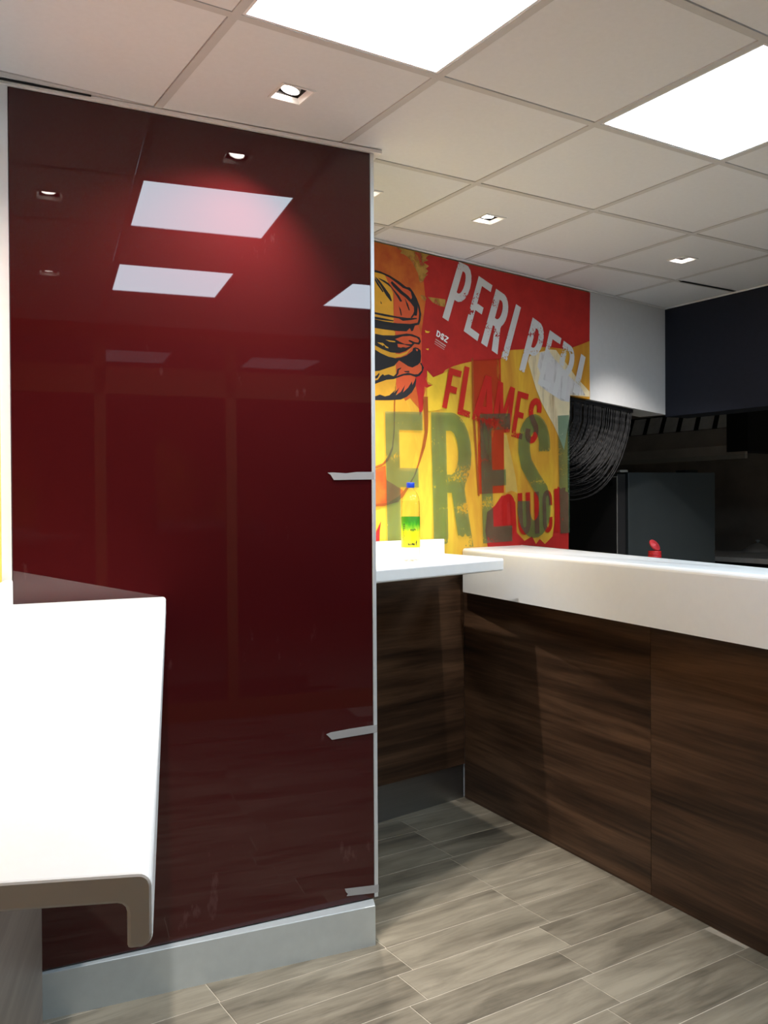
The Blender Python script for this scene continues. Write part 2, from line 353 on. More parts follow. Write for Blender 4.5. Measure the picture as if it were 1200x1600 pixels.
for k in range(-24, 16):
    rnd = random.Random(k*13+5)
    s0 = starts.get(k, 1.9+0.25*rnd.random())
    for j in range(-9, 6):
        s, t = s0+j*PL+PL/2, T0+k*PW+PW/2
        p = fe*s+fn*t
        if not plank_wanted(p): continue
        if pm is None:
            bm = bmesh.new(); add_box(bm, -PL/2+0.0013, PL/2-0.0013, -PW/2+0.0018, PW/2-0.0018, -0.009, 0, 0.0010, 1); pm = fin('plank', bm)
            pm.materials.append(M['plank'])
        o = bpy.data.objects.new('plank', pm); C.objects.link(o); o.parent = floor
        o.location = (p.x, p.y, 0); o.rotation_euler = (0, 0, FA); planks += 1

# ---------------------------------------------------------------- walls
wl = empty('wall_left', (LW_O.x, LW_O.y, 0), math.atan2(LW_D.y, LW_D.x), 'structure')   # local x runs toward the camera, local +y is the room
box('plaster', -0.3, 5.2, -0.12, 0.0, 0, 2.63, M['white_paint'], wl)
# lower lining of the left wall, seen under the counter
box('lining_panel', 0.06, 4.6, 0.0, 0.104, 0.0, 1.115, M['grey_wood'], wl)

wf = empty('wall_front', (GL_O[0], GL_O[1], 0), GL_A, 'structure')
box('partition_core', -0.032, 1.1095, 0.0075, 0.16, 0, 2.63, M['core'], wf)
box('white_edge', -0.034, -0.002, -0.004, 0.0075, 0.0, 2.617, M['white_paint'], wf)
glass = empty('glass_panel', (GL_O[0], GL_O[1], 0.1355), GL_A)
tag(glass, 'tall dark red glossy back-painted glass wall panel reflecting the ceiling lights', 'wall panel')
box('glass_sheet', 0.0, 1.1106, 0.0, 0.0075, 0.0, 2.617-0.1355, M['red_glass'], glass, 0.001, seg=1)
box('edge_profile', 1.1112, 1.1242, -0.003, 0.16, 0.001, 2.617-0.1355, M['silver'], glass, 0.001, seg=1)['label'] = 'silver vertical edge strip'
bbf = empty('baseboard_front', (0, 0, 0), 0, 'structure')
P0, P1 = (-0.9880, 2.5058), (-0.0364, 2.9335)
nb = Vector((-math.sin(GL_A), math.cos(GL_A)))
gl = lambda s, t=0.004: tuple(Vector(GL_O)+dirv(GL_A)*s+nb*t)
prism('skirting_sheet', [P0, P1, gl(1.1085), gl(0.066)], 0, 0.131, M['skirt'], bbf, bev_e=0.002, seg=2)
tr = empty('trim_1', (GL_O[0], GL_O[1], 2.618), GL_A, 'structure')
box('ceiling_bead', -0.06, 1.150, -0.012, 0.16, 0.0, 0.0105, M['white_metal'], tr)
box('gap_shade_strip', -0.05, 0.22, -0.017, -0.0125, 0.007, 0.0112, M['black'], tr)  # thin black strip standing in for the dark of the gap above the bead

wb = empty('wall_back', (MW_O[0], MW_O[1], 0), MW_A, 'structure')
bm = bmesh.new(); add_box(bm, -1.3, 1.334, 0.061, 0.18, 0, 2.63); link('plaster', fin('plaster', bm), M['white_paint'], wb)
prism_pts = [(1.5305, 0.0), (2.2745, 0.0), (2.2745, 0.18), (1.5305, 0.18)]
def head(name, u0, u1, za, zb, y0, y1, m, parent):
    bm = bmesh.new()
    vs = [bm.verts.new(p) for p in ((u0, y0, za), (u1, y0, zb), (u1, y0, 2.63), (u0, y0, 2.63), (u0, y1, za), (u1, y1, zb), (u1, y1, 2.63), (u0, y1, 2.63))]
    for f in ((0, 1, 2, 3), (7, 6, 5, 4), (0, 4, 5, 1), (1, 5, 6, 2), (2, 6, 7, 3), (3, 7, 4, 0)): bm.faces.new([vs[i] for i in f])
    return link(name, fin(name, bm), m, parent)
head('door_head', 1.5305, 2.2745, 2.026, 1.985, 0.0, 0.18, M['white_paint'], wb)
head('door_head_backing', 1.334, 1.5305, 2.038, 2.026, 0.061, 0.18, M['white_paint'], wb)
bbk = empty('baseboard_back', (MW_O[0], MW_O[1], 0), MW_A, 'structure')
box('skirting_sheet', -1.0, 0.584, 0.054, 0.0605, 0, 0.168, M['dark_skirt'], bbk)
clad = empty('wall_cladding', (MW_O[0], MW_O[1], 0.169), MW_A)
tag(clad, 'dark walnut wall panel under the small white bar shelf', 'wall panel')
box('board', -1.0, 0.584, 0.045, 0.0605, 0.0, 1.02, M['wood'], clad)
tr2 = empty('trim_2', (MW_O[0], MW_O[1], 2.622), MW_A, 'structure')
box('ceiling_bead', -0.6, 2.27, -0.012, -0.0045, 0.0, 0.008, M['white_metal'], tr2)

# navy bulkhead over the kitchen opening, and the wall it runs into
NB_O = Vector((1.7165, 5.457)); NB_A = math.atan2(-0.8463, 0.5335)
wr = empty('wall_right', (NB_O.x, NB_O.y, 0), NB_A, 'structure')
bm = bmesh.new(); add_box(bm, 0.0, 3.2, 0.0, 0.2, 1.972, 2.63); link('bulkhead', fin('bulkhead', bm), M['navy'], wr)
box('plaster', 3.2, 8.6, 0.0, 0.2, 0, 2.63, M['white_paint'], wr)
tr3 = empty('trim_3', (NB_O.x, NB_O.y, 2.622), NB_A, 'structure')
box('ceiling_bead', 0.0, 3.2, -0.012, -0.002, 0.0, 0.008, M['white_metal'], tr3)

# kitchen shell beyond
kf = empty('wall_kitchen', (0, 0, 0), 0, 'structure')
def wall_seg(name, p, q, th, z0, z1, m, parent):
    p, q = Vector(p), Vector(q); d = (q-p).normalized(); n = Vector((-d.y, d.x))*th
    return prism(name, [tuple(p), tuple(q), tuple(q+n), tuple(p+n)], z0, z1, m, parent)
KA = tuple(grid(3.9, 8.0)); KB = tuple(grid(10.6, 8.0)); KC = tuple(grid(10.6, -2.5))
wall_seg('kitchen_back', KA, KB, 0.1, 0, 2.63, M['kitchen_wall'], kf)
wall_seg('kitchen_side', KB, KC, 0.1, 0, 2.63, M['kitchen_wall'], kf)
wall_seg('kitchen_partition', tuple(grid(3.9, 3.2)), KA, 0.1, 0, 2.63, M['kitchen_wall'], kf)
wall_seg('kitchen_end', KC, tuple(grid(6.3, -2.5)), 0.1, 0, 2.63, M['kitchen_wall'], kf)

# shop front behind the camera
SF_J = -4.55
win = empty('window_1', tuple(grid(-2.0, SF_J))+(0,), GRID_A, 'structure')   # local x along the shop front, room side is +y
L = 0.6*8.2
fr = M['window_frame']
for x in (1.2, 2.05, 3.35, 4.6): box('mullion', x-0.035, x+0.035, -0.06, 0.0, 0.12, 2.60, fr, win)
box('sill_rail', 0, L, -0.06, 0.0, 0.0, 0.12, fr, win); box('transom', 0, L, -0.06, 0.0, 2.18, 2.36, fr, win); box('head_rail', 0, L, -0.06, 0.0, 2.55, 2.63, fr, win)
for a, b in ((0.0, 1.16), (1.24, 2.01), (2.09, 3.31), (3.39, 4.56)): box('pane', a, b, -0.034, -0.026, 0.125, 2.175, M['window_glass'], win); box('pane', a, b, -0.034, -0.026, 2.365, 2.545, M['window_glass'], win)

# ---------------------------------------------------------------- ceiling
ceil = empty('ceiling', (0, 0, ZC), 0, 'structure')
prism('soffit', [(-3.5, -3.5), (9, -3.5), (9, 12), (-3.5, 12)], 0.13, 0.18, M['white_paint'], ceil)
LIGHTS = {(0, -1): 'bright square ceiling light panel nearest the red glass, top centre', (2, -1): 'bright square ceiling light panel at the right edge over the counter',
          (0, -3): 'square ceiling light panel behind the viewer, reflected lower in the red glass', (2, -3): 'square ceiling light panel behind the viewer, reflected at the right edge of the red glass',
          (4, -1): 'added unseen square ceiling light panel over the staff side of the counter', (4, -3): 'added unseen square ceiling light panel behind the viewer on the far right'}  # this last pair is unseen, added to give the ceiling more bounce light
SPOTS = {(0, 0): 'tilted square downlight in the ceiling just in front of the red glass wall', (1, 1): 'square downlight half hidden by the red glass edge strip',
         (2, 1): 'square downlight in the ceiling above the lettered mural', (4, 1): 'small square downlight farthest right, before the navy bulkhead',
         (-1, -1): 'square downlight over the left white counter, reflected in the red glass', (-1, -3): 'square downlight behind the viewer, lower left reflection in the red glass'}
def ceil_wanted(i, j):
    p = grid(i+0.5, j+0.5)
    if j < -5: return False
    if (p-LW_O).dot(Vector((-LW_D.y, LW_D.x))) < -0.42: return False
    return i < 10.6 and j < 8
bm = bmesh.new(); add_box(bm, -0.2865, 0.2865, -0.2865, 0.2865, 0.002, 0.014, 0.002, 1); tile_me = fin('ceiling_tile', bm); tile_me.materials.append(M['ceiling'])
HS = 0.043
bm = bmesh.new()   # tile with a square cut-out for a downlight
for (x0, x1, y0, y1) in ((-0.2865, -HS, -0.2865, 0.2865), (HS, 0.2865, -0.2865, 0.2865), (-HS, HS, -0.2865, -HS), (-HS, HS, HS, 0.2865)): add_box(bm, x0, x1, y0, y1, 0.002, 0.014)
cut_me = fin('ceiling_tile_cut', bm); cut_me.materials.append(M['ceiling'])
for i in range(-6, 11):
    for j in range(-5, 8):
        if not ceil_wanted(i, j): continue
        if (i, j) in LIGHTS: continue
        p = grid(i+0.5, j+0.5)
        o = bpy.data.objects.new('ceiling_tile', cut_me if (i, j) in SPOTS else tile_me); C.objects.link(o); o.parent = ceil
        o.location = (p.x, p.y, 0); o.rotation_euler = (0, 0, GRID_A)
# T bars of the grid: main runners along the grid, cross tees between them
bm = bmesh.new(); add_box(bm, -0.288, 0.288, -0.012, 0.012, 0, 0.006); add_box(bm, -0.288, 0.288, -0.0015, 0.0015, 0.006, 0.03); tee = fin('ceiling_rail', bm); tee.materials.append(M['rail'])
bm = bmesh.new(); add_box(bm, -0.3, 0.3, -0.012, 0.012, 0, 0.006); add_box(bm, -0.3, 0.3, -0.0015, 0.0015, 0.006, 0.03); runner = fin('ceiling_runner', bm); runner.materials.append(M['rail'])
for i in range(-6, 11):
    for j in range(-5, 8):
        if not ceil_wanted(i, j): continue
        p = grid(i+0.5, j); o = bpy.data.objects.new('ceiling_rail', tee); C.objects.link(o); o.parent = ceil; o.location = (p.x, p.y, 0); o.rotation_euler = (0, 0, GRID_A)
        p = grid(i, j+0.5); o = bpy.data.objects.new('ceiling_runner', runner); C.objects.link(o); o.parent = ceil; o.location = (p.x, p.y, 0); o.rotation_euler = (0, 0, GRID_A+math.pi/2)
# black strip painted in for a gap's shade, beside the last rail before the bulkhead
a, b = grid(5.06, 1.96), grid(5.80, 1.96)
wall_seg('gap_shade_strip', tuple(a), tuple(b), 0.02, -0.0015, 0.0, M['black'], ceil)

for (i, j), lab in LIGHTS.items():
    p = grid(i+0.5, j+0.5)
    t = empty('ceiling_light', (p.x, p.y, ZC), GRID_A); tag(t, lab, 'ceiling light', 'square light panels of the tile ceiling')
    bm = bmesh.new()
    for (x0, x1, y0, y1) in ((-0.287, 0.287, -0.287, -0.279), (-0.287, 0.287, 0.279, 0.287), (-0.287, -0.279, -0.279, 0.279), (0.279, 0.287, -0.279, 0.279)): add_box(bm, x0, x1, y0, y1, 0.001, 0.02)
    link('frame', fin('frame', bm), M['white_metal'], t)
    box('diffuser', -0.279, 0.279, -0.279, 0.279, 0.004, 0.012, M['panel_light'], t)

# downlights: square trim, dark recess, tilted lamp; each has a real spot lamp
SPOT_SET = {(0, 0): (84, 108, (-0.26, 0.16)), (1, 1): (102, 76, (0.02, 0.14)), (2, 1): (58, 78, (-0.05, 0.08)), (4, 1): (55, 66, (0.36, 0.48)), (-1, -1): (140, 78, (0.0, 0.0)), (-1, -3): (45, 70, (0.0, 0.0))}
def make_downlight(i, j, lab):
    p = grid(i+0.5, j+0.5)
    t = empty('downlight', (p.x, p.y, ZC), GRID_A); tag(t, lab, 'downlight', 'square downlights of the tile ceiling')
    bm = bmesh.new(); o, n_ = 0.052, 0.037
    A = [bm.verts.new((x*o, y*o, 0.0015)) for x, y in ((-1, -1), (1, -1), (1, 1), (-1, 1))]
    A2 = [bm.verts.new((x*o, y*o, -0.002)) for x, y in ((-1, -1), (1, -1), (1, 1), (-1, 1))]
    B = [bm.verts.new((x*(o-0.006), y*(o-0.006), -0.002)) for x, y in ((-1, -1), (1, -1), (1, 1), (-1, 1))]
    D = [bm.verts.new((x*n_, y*n_, 0.011)) for x, y in ((-1, -1), (1, -1), (1, 1), (-1, 1))]
    for k in range(4):
        l = (k+1) % 4
        bm.faces.new((A[k], A[l], A2[l], A2[k])); bm.faces.new((A2[k], A2[l], B[l], B[k])); bm.faces.new((B[k], B[l], D[l], D[k]))
    link('trim_ring', fin('trim_ring', bm), M['white_metal'], t)
    bm = bmesh.new()   # recess can
    a = [bm.verts.new((x*0.040, y*0.040, 0.011)) for x, y in ((-1, -1), (1, -1), (1, 1), (-1, 1))]
    b = [bm.verts.new((x*0.040, y*0.040, 0.085)) for x, y in ((-1, -1), (1, -1), (1, 1), (-1, 1))]
    for k in range(4): bm.faces.new((a[k], a[(k+1) % 4], b[(k+1) % 4], b[k]))
    bm.faces.new(b)
    link('recess', fin('recess', bm), M['lamp_dark'], t)
    pw, cone, (tx, ty) = SPOT_SET[(i, j)]
    g = lathe('gimbal', [(0.027, 0.0), (0.030, 0.003), (0.030, 0.02), (0.02, 0.04)], M['white_metal'], t, 20, cap=False)
    lp = lathe('lamp', [(0.0262, 0.004), (0.024, 0.001), (0.012, -0.002), (0.002, -0.003)], M['lamp'], g, 20)
    g.location = (-0.004, 0.004, 0.012); g.rotation_euler = (max(-0.3, min(0.3, ty*0.8)), max(-0.3, min(0.3, -tx*0.8)), 0)
    ld = bpy.data.lights.new('spot_beam', 'SPOT'); ld.energy = pw*SPOT_GAIN; ld.spot_size = math.radians(cone); ld.spot_blend = 0.9; ld.shadow_soft_size = 0.018; ld.color = SPOT_COLOR
    lo = bpy.data.objects.new('spot_beam', ld); C.objects.link(lo); lo.parent = t; lo.location = (tx*0.02, ty*0.02, -0.006)
    lo.rotation_mode = 'QUATERNION'; lo.rotation_quaternion = Vector((tx, ty, -1)).to_track_quat('-Z', 'Y')
for (i, j), lab in SPOTS.items(): make_downlight(i, j, lab)

# ---------------------------------------------------------------- mural
QUADS=[('P','peri',[(0.5104,2.6239),(0.6216,2.5906),(0.5078,2.2965),(0.3993,2.3338)]),
('E','peri',[(0.6475,2.5687),(0.7441,2.5375),(0.6357,2.2479),(0.5411,2.2863)]),
('R','peri',[(0.771,2.5249),(0.8831,2.4875),(0.7783,2.197),(0.6609,2.2415)]),
('I','peri',[(0.9182,2.4686),(0.9557,2.456),(0.8468,2.1703),(0.8065,2.1838)]),
('P','peri',[(1.0466,2.4171),(1.1591,2.3767),(1.0484,2.0949),(0.9391,2.1356)]),
('E','peri',[(1.1829,2.3676),(1.2797,2.3348),(1.1752,2.0527),(1.0841,2.0756)]),
('R','peri',[(1.2986,2.324),(1.4123,2.2844),(1.3087,2.0062),(1.2001,2.0298)]),
('I','peri',[(1.4471,2.2697),(1.4869,2.2547),(1.4164,2.0378),(1.3727,2.0549)]),
('F','flames',[(0.4439,2.1006),(0.526,2.0901),(0.4795,1.8928),(0.3933,1.909)]),
('L','flames',[(0.5462,2.1178),(0.6271,2.1058),(0.5762,1.8675),(0.4947,1.8841)]),
('A','flames',[(0.6551,2.0919),(0.7696,2.0754),(0.7435,1.8371),(0.59,1.8618)]),
('M','flames',[(0.7841,2.0666),(0.9079,2.0375),(0.864,1.8054),(0.7339,1.8366)]),
('E','flames',[(0.9301,2.0269),(1.0123,2.0159),(0.9568,1.7781),(0.8759,1.7924)]),
('S','flames',[(1.0289,2.0054),(1.1262,1.9956),(1.0711,1.755),(0.9721,1.7677)]),
('F','fresh',[(0.0394,1.8666),(0.2654,1.8778),(0.2779,1.2687),(0.0496,1.2832)]),
('R','fresh',[(0.3203,1.8802),(0.5824,1.8923),(0.5978,1.2409),(0.3343,1.2538)]),
('E','fresh',[(0.647,1.8904),(0.8662,1.9075),(0.8791,1.2592),(0.6657,1.2541)]),
('S','fresh',[(0.9319,1.9104),(1.1779,1.922),(1.1812,1.2666),(0.9165,1.2712)]),
('I','fresh',[(1.2429,1.9175),(1.3375,1.9273),(1.338,1.2899),(1.2613,1.2876)]),
('Q','quick',[(0.8025,1.4985),(0.8996,1.5007),(0.9094,1.2874),(0.812,1.2885)]),
('U','quick',[(0.9231,1.5024),(1.0189,1.5089),(1.0251,1.2911),(0.9284,1.2869)]),
('I','quick',[(1.0504,1.5106),(1.0868,1.5118),(1.0916,1.2925),(1.0566,1.2923)]),
('C','quick',[(1.1165,1.5187),(1.1928,1.5229),(1.1986,1.2982),(1.1245,1.2927)]),
('K','quick',[(1.2118,1.5272),(1.3079,1.5343),(1.3206,1.298),(1.2184,1.2967)]),
('D','logo',[(0.364,2.2698),(0.3896,2.2601),(0.3786,2.2329),(0.3563,2.2412)]),
('S','logo',[(0.3913,2.2591),(0.4121,2.2512),(0.4035,2.2242),(0.3827,2.2327)]),
('Z','logo',[(0.4163,2.2511),(0.439,2.2422),(0.4278,2.2153),(0.4052,2.2231)])]
POLYS=[('orange_patch','orange',1,[(-0.0973,2.7075),(0.2612,2.637),(0.2964,2.5181),(0.2952,2.3689),(0.3259,2.1333),(0.2921,1.9808),(0.2552,1.8889),(0.196,1.9381),(0.0798,1.8779),(0.0278,1.9605),(-0.1034,1.9785)]),
('red_patch','red',2,[(0.2019,2.6558),(0.4465,2.6517),(0.8505,2.6481),(1.2001,2.6379),(1.5344,2.6367),(1.5267,2.3485),(1.4248,2.3126),(1.331,2.2817),(1.208,2.2789),(1.094,2.27),(0.9685,2.2433),(0.876,2.2303),(0.814,2.2141),(0.809,2.1782),(0.7067,2.1585),(0.6163,2.1497),(0.5368,2.1296),(0.4763,2.1115),(0.4209,2.088),(0.3829,2.0483),(0.3373,2.0293),(0.309,2.0599),(0.2925,2.0345),(0.3086,2.009),(0.3413,2.0086),(0.3084,1.991),(0.2842,1.9981),(0.2752,1.8902),(0.2549,1.8592),(0.2436,1.9474),(0.2205,2.0343),(0.2575,2.1859),(0.2786,2.3072),(0.2955,2.3988),(0.2803,2.5156),(0.2489,2.5993)]),
('paint_splash','olive',3,[(0.1164,2.6344),(0.1704,2.6296),(0.2412,2.6305),(0.2892,2.6271),(0.3217,2.6268),(0.3093,2.6097),(0.297,2.5957),(0.3132,2.5895),(0.2807,2.5751),(0.3171,2.5633),(0.2967,2.548),(0.3128,2.5387),(0.2924,2.5205),(0.3127,2.5237),(0.2964,2.5122),(0.28,2.4858),(0.2639,2.4744),(0.2559,2.485),(0.2482,2.5164),(0.2325,2.5375),(0.209,2.566),(0.1856,2.5825),(0.1623,2.5902),(0.1391,2.592),(0.1508,2.6057),(0.1239,2.6097)]),
('paint_splash','olive',3,[(0.2634,2.421),(0.2876,2.4215),(0.2996,2.4113),(0.2955,2.3988),(0.2793,2.3995),(0.2673,2.4067)]),
('paint_splash','olive',3,[(0.3078,2.4184),(0.361,2.42),(0.4236,2.4228),(0.4191,2.3858),(0.3815,2.3867),(0.3403,2.3961)]),
('paint_splash','yellow',3,[(0.289,2.2608),(0.3049,2.2577),(0.3233,2.2582),(0.3094,2.2498),(0.2935,2.2496)]),
('paint_splash','yellow',3,[(0.2929,2.1741),(0.3134,2.1779),(0.3088,2.169)]),
('paint_splash','yellow',3,[(0.3012,2.0741),(0.34,2.0456),(0.3914,2.0653),(0.434,2.0811),(0.4093,1.9541),(0.4374,1.908),(0.3157,1.8834),(0.302,1.8859),(0.3005,1.9934),(0.3397,2.01),(0.3031,2.0239)]),
('amber_patch','amber',2,[(-0.1003,2.3431),(0.0912,2.3412),(0.105,2.1693),(0.1074,1.9956),(0.1956,1.8851),(0.2338,1.7099),(0.1931,1.576),(0.1146,1.473),(0.0012,1.4303),(-0.108,1.4171)]),
('brush_line','brownline',3,[(0.1026,2.1111),(0.1068,2.1115),(0.1091,1.9232),(0.1045,1.9229)]),
('bun_fill','amber',3,[(-0.0122,2.4833),(0.047,2.4785),(0.0808,2.4608),(0.0954,2.3995),(0.0982,2.2727),(-0.014,2.27)]),
('bun_fill','orange2',3,[(0.047,2.4785),(0.1303,2.4598),(0.1962,2.4435),(0.2393,2.3968),(0.2569,2.3489),(0.2524,2.292),(0.2146,2.2814),(0.0982,2.2698),(0.0992,2.4001)]),
('bun_fill','amber',3,[(-0.0125,2.2344),(0.1055,2.2324),(0.1054,2.2193),(0.1088,2.1154),(0.1129,2.0832),(0.1123,2.0178),(0.0945,1.9349),(0.0518,1.9222),(-0.0151,1.9159)]),
('bun_fill','orange2',3,[(0.1057,2.265),(0.2463,2.2824),(0.2684,2.2316),(0.268,2.1781),(0.2674,2.1045),(0.2808,2.0857),(0.2625,2.0573),(0.2309,2.0378),(0.2216,1.9939),(0.1727,1.957),(0.1118,1.9525),(0.1086,2.0828),(0.1097,2.2198)]),
('ink_stroke','ink',4,[(-0.0122,2.4918),(0.021,2.4901),(0.0771,2.4804),(0.1304,2.4627),(0.1728,2.4444),(0.1962,2.445),(0.2158,2.4288),(0.2393,2.3997),(0.257,2.3667),(0.2659,2.3323),(0.2605,2.2989),(0.2523,2.2816),(0.2404,2.2846),(0.2497,2.3065),(0.2527,2.3335),(0.245,2.365),(0.2313,2.3927),(0.2156,2.4111),(0.2,2.4265),(0.1844,2.433),(0.1533,2.4371),(0.1149,2.4545),(0.0733,2.4712),(0.0284,2.4813),(-0.0123,2.4819)]),
('ink_stroke','ink',4,[(0.2,2.4294),(0.2353,2.3962),(0.245,2.3621),(0.2387,2.3213),(0.2228,2.3193),(0.2199,2.3587),(0.1996,2.3765),(0.1685,2.3955),(0.1376,2.4086),(0.0957,2.4343),(0.0807,2.4493),(0.0883,2.4577),(0.1111,2.4453),(0.1493,2.4219),(0.1881,2.4042),(0.2037,2.3917),(0.2096,2.4014)]),
('ink_stroke','ink',4,[(0.0468,2.4527),(0.0693,2.4447),(0.0994,2.4204),(0.1298,2.3987),(0.1489,2.3752),(0.1373,2.3707),(0.1145,2.3965),(0.0843,2.4268),(0.0617,2.4378),(0.017,2.4538),(0.006,2.4606)]),
('ink_stroke','ink',4,[(-0.0106,2.4637),(0.0133,2.4504),(0.0466,2.4211),(0.0764,2.3939),(0.0876,2.3695),(0.0819,2.3644),(0.0538,2.3878),(0.0242,2.4235),(0.0022,2.4458)]),
('ink_stroke','ink',4,[(-0.0106,2.458),(0.0095,2.4355),(0.0389,2.4028),(0.0333,2.3991),(0.002,2.4287),(-0.0107,2.4452)]),
('ink_stroke','ink',4,[(0.1646,2.392),(0.1839,2.3684),(0.1954,2.3407),(0.1895,2.3384),(0.176,2.3615)]),
('ink_stroke','ink',4,[(0.1275,2.3519),(0.1409,2.3363),(0.1465,2.3108),(0.1406,2.3086),(0.135,2.3297)]),
('ink_stroke','ink',4,[(0.02,2.36),(0.0255,2.3522),(0.0291,2.3456),(0.0217,2.3474)]),
('ink_stroke','ink',4,[(0.199,2.3074),(0.2149,2.3256),(0.225,2.3476),(0.2309,2.3425),(0.2188,2.3173),(0.2089,2.3071)]),
('ink_stroke','ink',4,[(-0.0137,2.3042),(0.0456,2.3034),(0.1214,2.3017),(0.1794,2.3034),(0.2346,2.3105),(0.2425,2.307),(0.1989,2.2956),(0.1521,2.2867),(0.129,2.294),(0.0455,2.2934),(-0.0138,2.2956)]),
('ink_stroke','ink',4,[(-0.0139,2.2843),(0.038,2.2838),(0.0983,2.2814),(0.0944,2.2766),(0.0267,2.2738),(-0.014,2.2743)]),
('ink_stroke','ink',4,[(-0.014,2.2729),(0.0453,2.2704),(0.1211,2.2712),(0.1988,2.2779),(0.2504,2.2917),(0.2523,2.2816),(0.2264,2.274),(0.2143,2.2489),(0.2044,2.2448),(0.1947,2.2584),(0.175,2.2413),(0.1208,2.2364),(0.045,2.2345),(-0.0143,2.2345)]),
('ink_stroke','ink',4,[(-0.0127,2.2088),(0.0331,2.207),(0.0967,2.2134),(0.1749,2.2314),(0.2102,2.2322),(0.2548,2.2234),(0.2637,2.2044),(0.2523,2.1891),(0.2232,2.1899),(0.2031,2.1711),(0.1699,2.1511),(0.1306,2.1372),(0.079,2.1351),(0.0284,2.1444),(-0.0131,2.1576)]),
('ink_stroke','ink',4,[(-0.0133,2.1384),(0.0199,2.1258),(0.0661,2.1144),(0.1088,2.1121),(0.1391,2.1184),(0.1741,2.1318),(0.2096,2.1553),(0.2141,2.169),(0.2275,2.1738),(0.2454,2.1724),(0.2611,2.164),(0.264,2.1376),(0.2607,2.1105),(0.2448,2.0957),(0.209,2.079),(0.1825,2.0832),(0.1563,2.0939),(0.1281,2.1042),(0.1086,2.086),(0.0999,2.077),(0.053,2.0613),(0.0109,2.0462),(-0.0141,2.0423)]),
('ink_stroke','ink',4,[(-0.0144,2.0007),(0.0022,2.0053),(0.017,2.0226),(0.0317,2.0336),(0.0401,2.0279),(0.0655,2.0349),(0.0952,2.0294),(0.1125,2.044),(0.117,2.064),(0.1431,2.0736),(0.1352,2.064),(0.1265,2.0609),(0.1246,2.045),(0.1124,2.0302),(0.1472,2.0438),(0.1822,2.0528),(0.2221,2.0487),(0.2444,2.0523),(0.2671,2.0711),(0.2673,2.0911),(0.2561,2.1034),(0.2651,2.106),(0.2808,2.0857),(0.2716,2.0631),(0.2534,2.0448),(0.2309,2.0372),(0.1954,2.0431),(0.1558,2.0379),(0.1253,2.0271),(0.0951,2.0164),(0.0525,2.0095),(0.0105,1.9948),(-0.0145,1.9853)]),
('ink_stroke','ink',4,[(-0.0143,2.0183),(0.0003,2.0276),(0.0087,2.0364),(0.0129,2.0319),(0.0023,2.0149),(-0.0102,2.0081)]),
('ink_stroke','ink',4,[(0.156,2.0577),(0.1889,2.0623),(0.1911,2.0549),(0.1647,2.0535)]),
('ink_stroke','ink',4,[(-0.015,1.9303),(0.0142,1.9404),(0.0435,1.9345),(0.0689,1.9412),(0.0904,1.9574),(0.1076,1.9701),(0.0946,1.9528),(0.1162,1.9692),(0.1293,1.9816),(0.1074,1.944),(0.1378,1.9626),(0.1642,1.9959),(0.1508,1.9603),(0.1817,1.9841),(0.2062,2.0158),(0.2083,1.9978),(0.2254,2.0241),(0.2286,2.036),(0.2326,2.0247),(0.227,1.9943),(0.2045,1.9644),(0.1734,1.9422),(0.1375,1.9275),(0.073,1.9198),(-0.0151,1.9136)]),
('lettuce_fill','orange2',5,[(0.1052,2.1981),(0.1486,2.2152),(0.1968,2.2227),(0.2368,2.219),(0.2511,2.2096),(0.2465,2.1981),(0.2277,2.197),(0.1923,2.204),(0.1834,2.1987),(0.2099,2.1901),(0.201,2.1855),(0.1614,2.1821),(0.131,2.1896)]),
('lettuce_fill','amber',5,[(-0.0006,2.1717),(0.0328,2.1722),(0.0496,2.1611),(0.0643,2.1563),(0.0643,2.1514),(0.0495,2.1531),(0.0391,2.1648),(0.0327,2.1593)]),
('lettuce_fill','orange2',5,[(0.1179,2.1783),(0.157,2.1793),(0.1965,2.1754),(0.17,2.166),(0.1525,2.1674),(0.1394,2.1627),(0.1221,2.1641)]),
('lettuce_fill','amber',5,[(0.0477,2.1884),(0.1051,2.1883),(0.1051,2.1835),(0.0709,2.1829)]),
('lettuce_fill','orange2',5,[(0.2297,2.1674),(0.2431,2.1655),(0.2408,2.1569),(0.2328,2.1594)]),
('cheese_fill','amber',5,[(-0.0132,2.1518),(0.0326,2.14),(0.079,2.1303),(0.1305,2.1323),(0.1698,2.1462),(0.2008,2.1659),(0.1742,2.1384),(0.1391,2.1217),(0.1088,2.1154),(0.0661,2.1176),(0.0199,2.129),(-0.0132,2.1416)]),
('red_banner','redbanner',4,[(0.6074,2.152),(0.8043,2.1809),(0.8071,1.9236),(0.7689,1.8315),(0.6676,1.8138),(0.632,1.8749),(0.6055,1.9109)]),
('red_banner','redbanner',4,[(0.6365,1.8657),(0.8543,1.8942),(0.8441,1.8093),(0.8251,1.8085),(0.8228,1.5046),(0.6381,1.4976)]),
('red_patch','red',4,[(0.7009,1.4088),(0.7566,1.4403),(0.8038,1.4884),(0.8705,1.4982),(0.9088,1.4558),(0.9174,1.3016),(0.976,1.2572),(1.036,1.2787),(1.0661,1.2377),(1.0968,1.2635),(1.1378,1.2353),(1.2007,1.2741),(1.2334,1.4033),(1.245,1.5403),(1.277,1.5268),(1.3364,1.5063),(1.3336,1.1246),(0.631,1.1576),(0.7086,1.2113),(0.6865,1.3138)]),
('white_splash','splash',3,[(1.0114,2.1857),(1.022,2.2109),(1.0641,2.2325),(1.128,2.2496),(1.1822,2.2658),(1.237,2.2681),(1.2701,2.243),(1.3316,2.1988),(1.4055,2.1403),(1.5223,2.0691),(1.5221,2.0396),(1.3531,2.0346),(1.3465,1.9113),(1.3,1.7363),(1.2668,1.7924),(1.2121,1.8682),(1.158,1.9288),(1.1154,1.9822),(1.0733,2.049),(1.0422,2.1159)]),
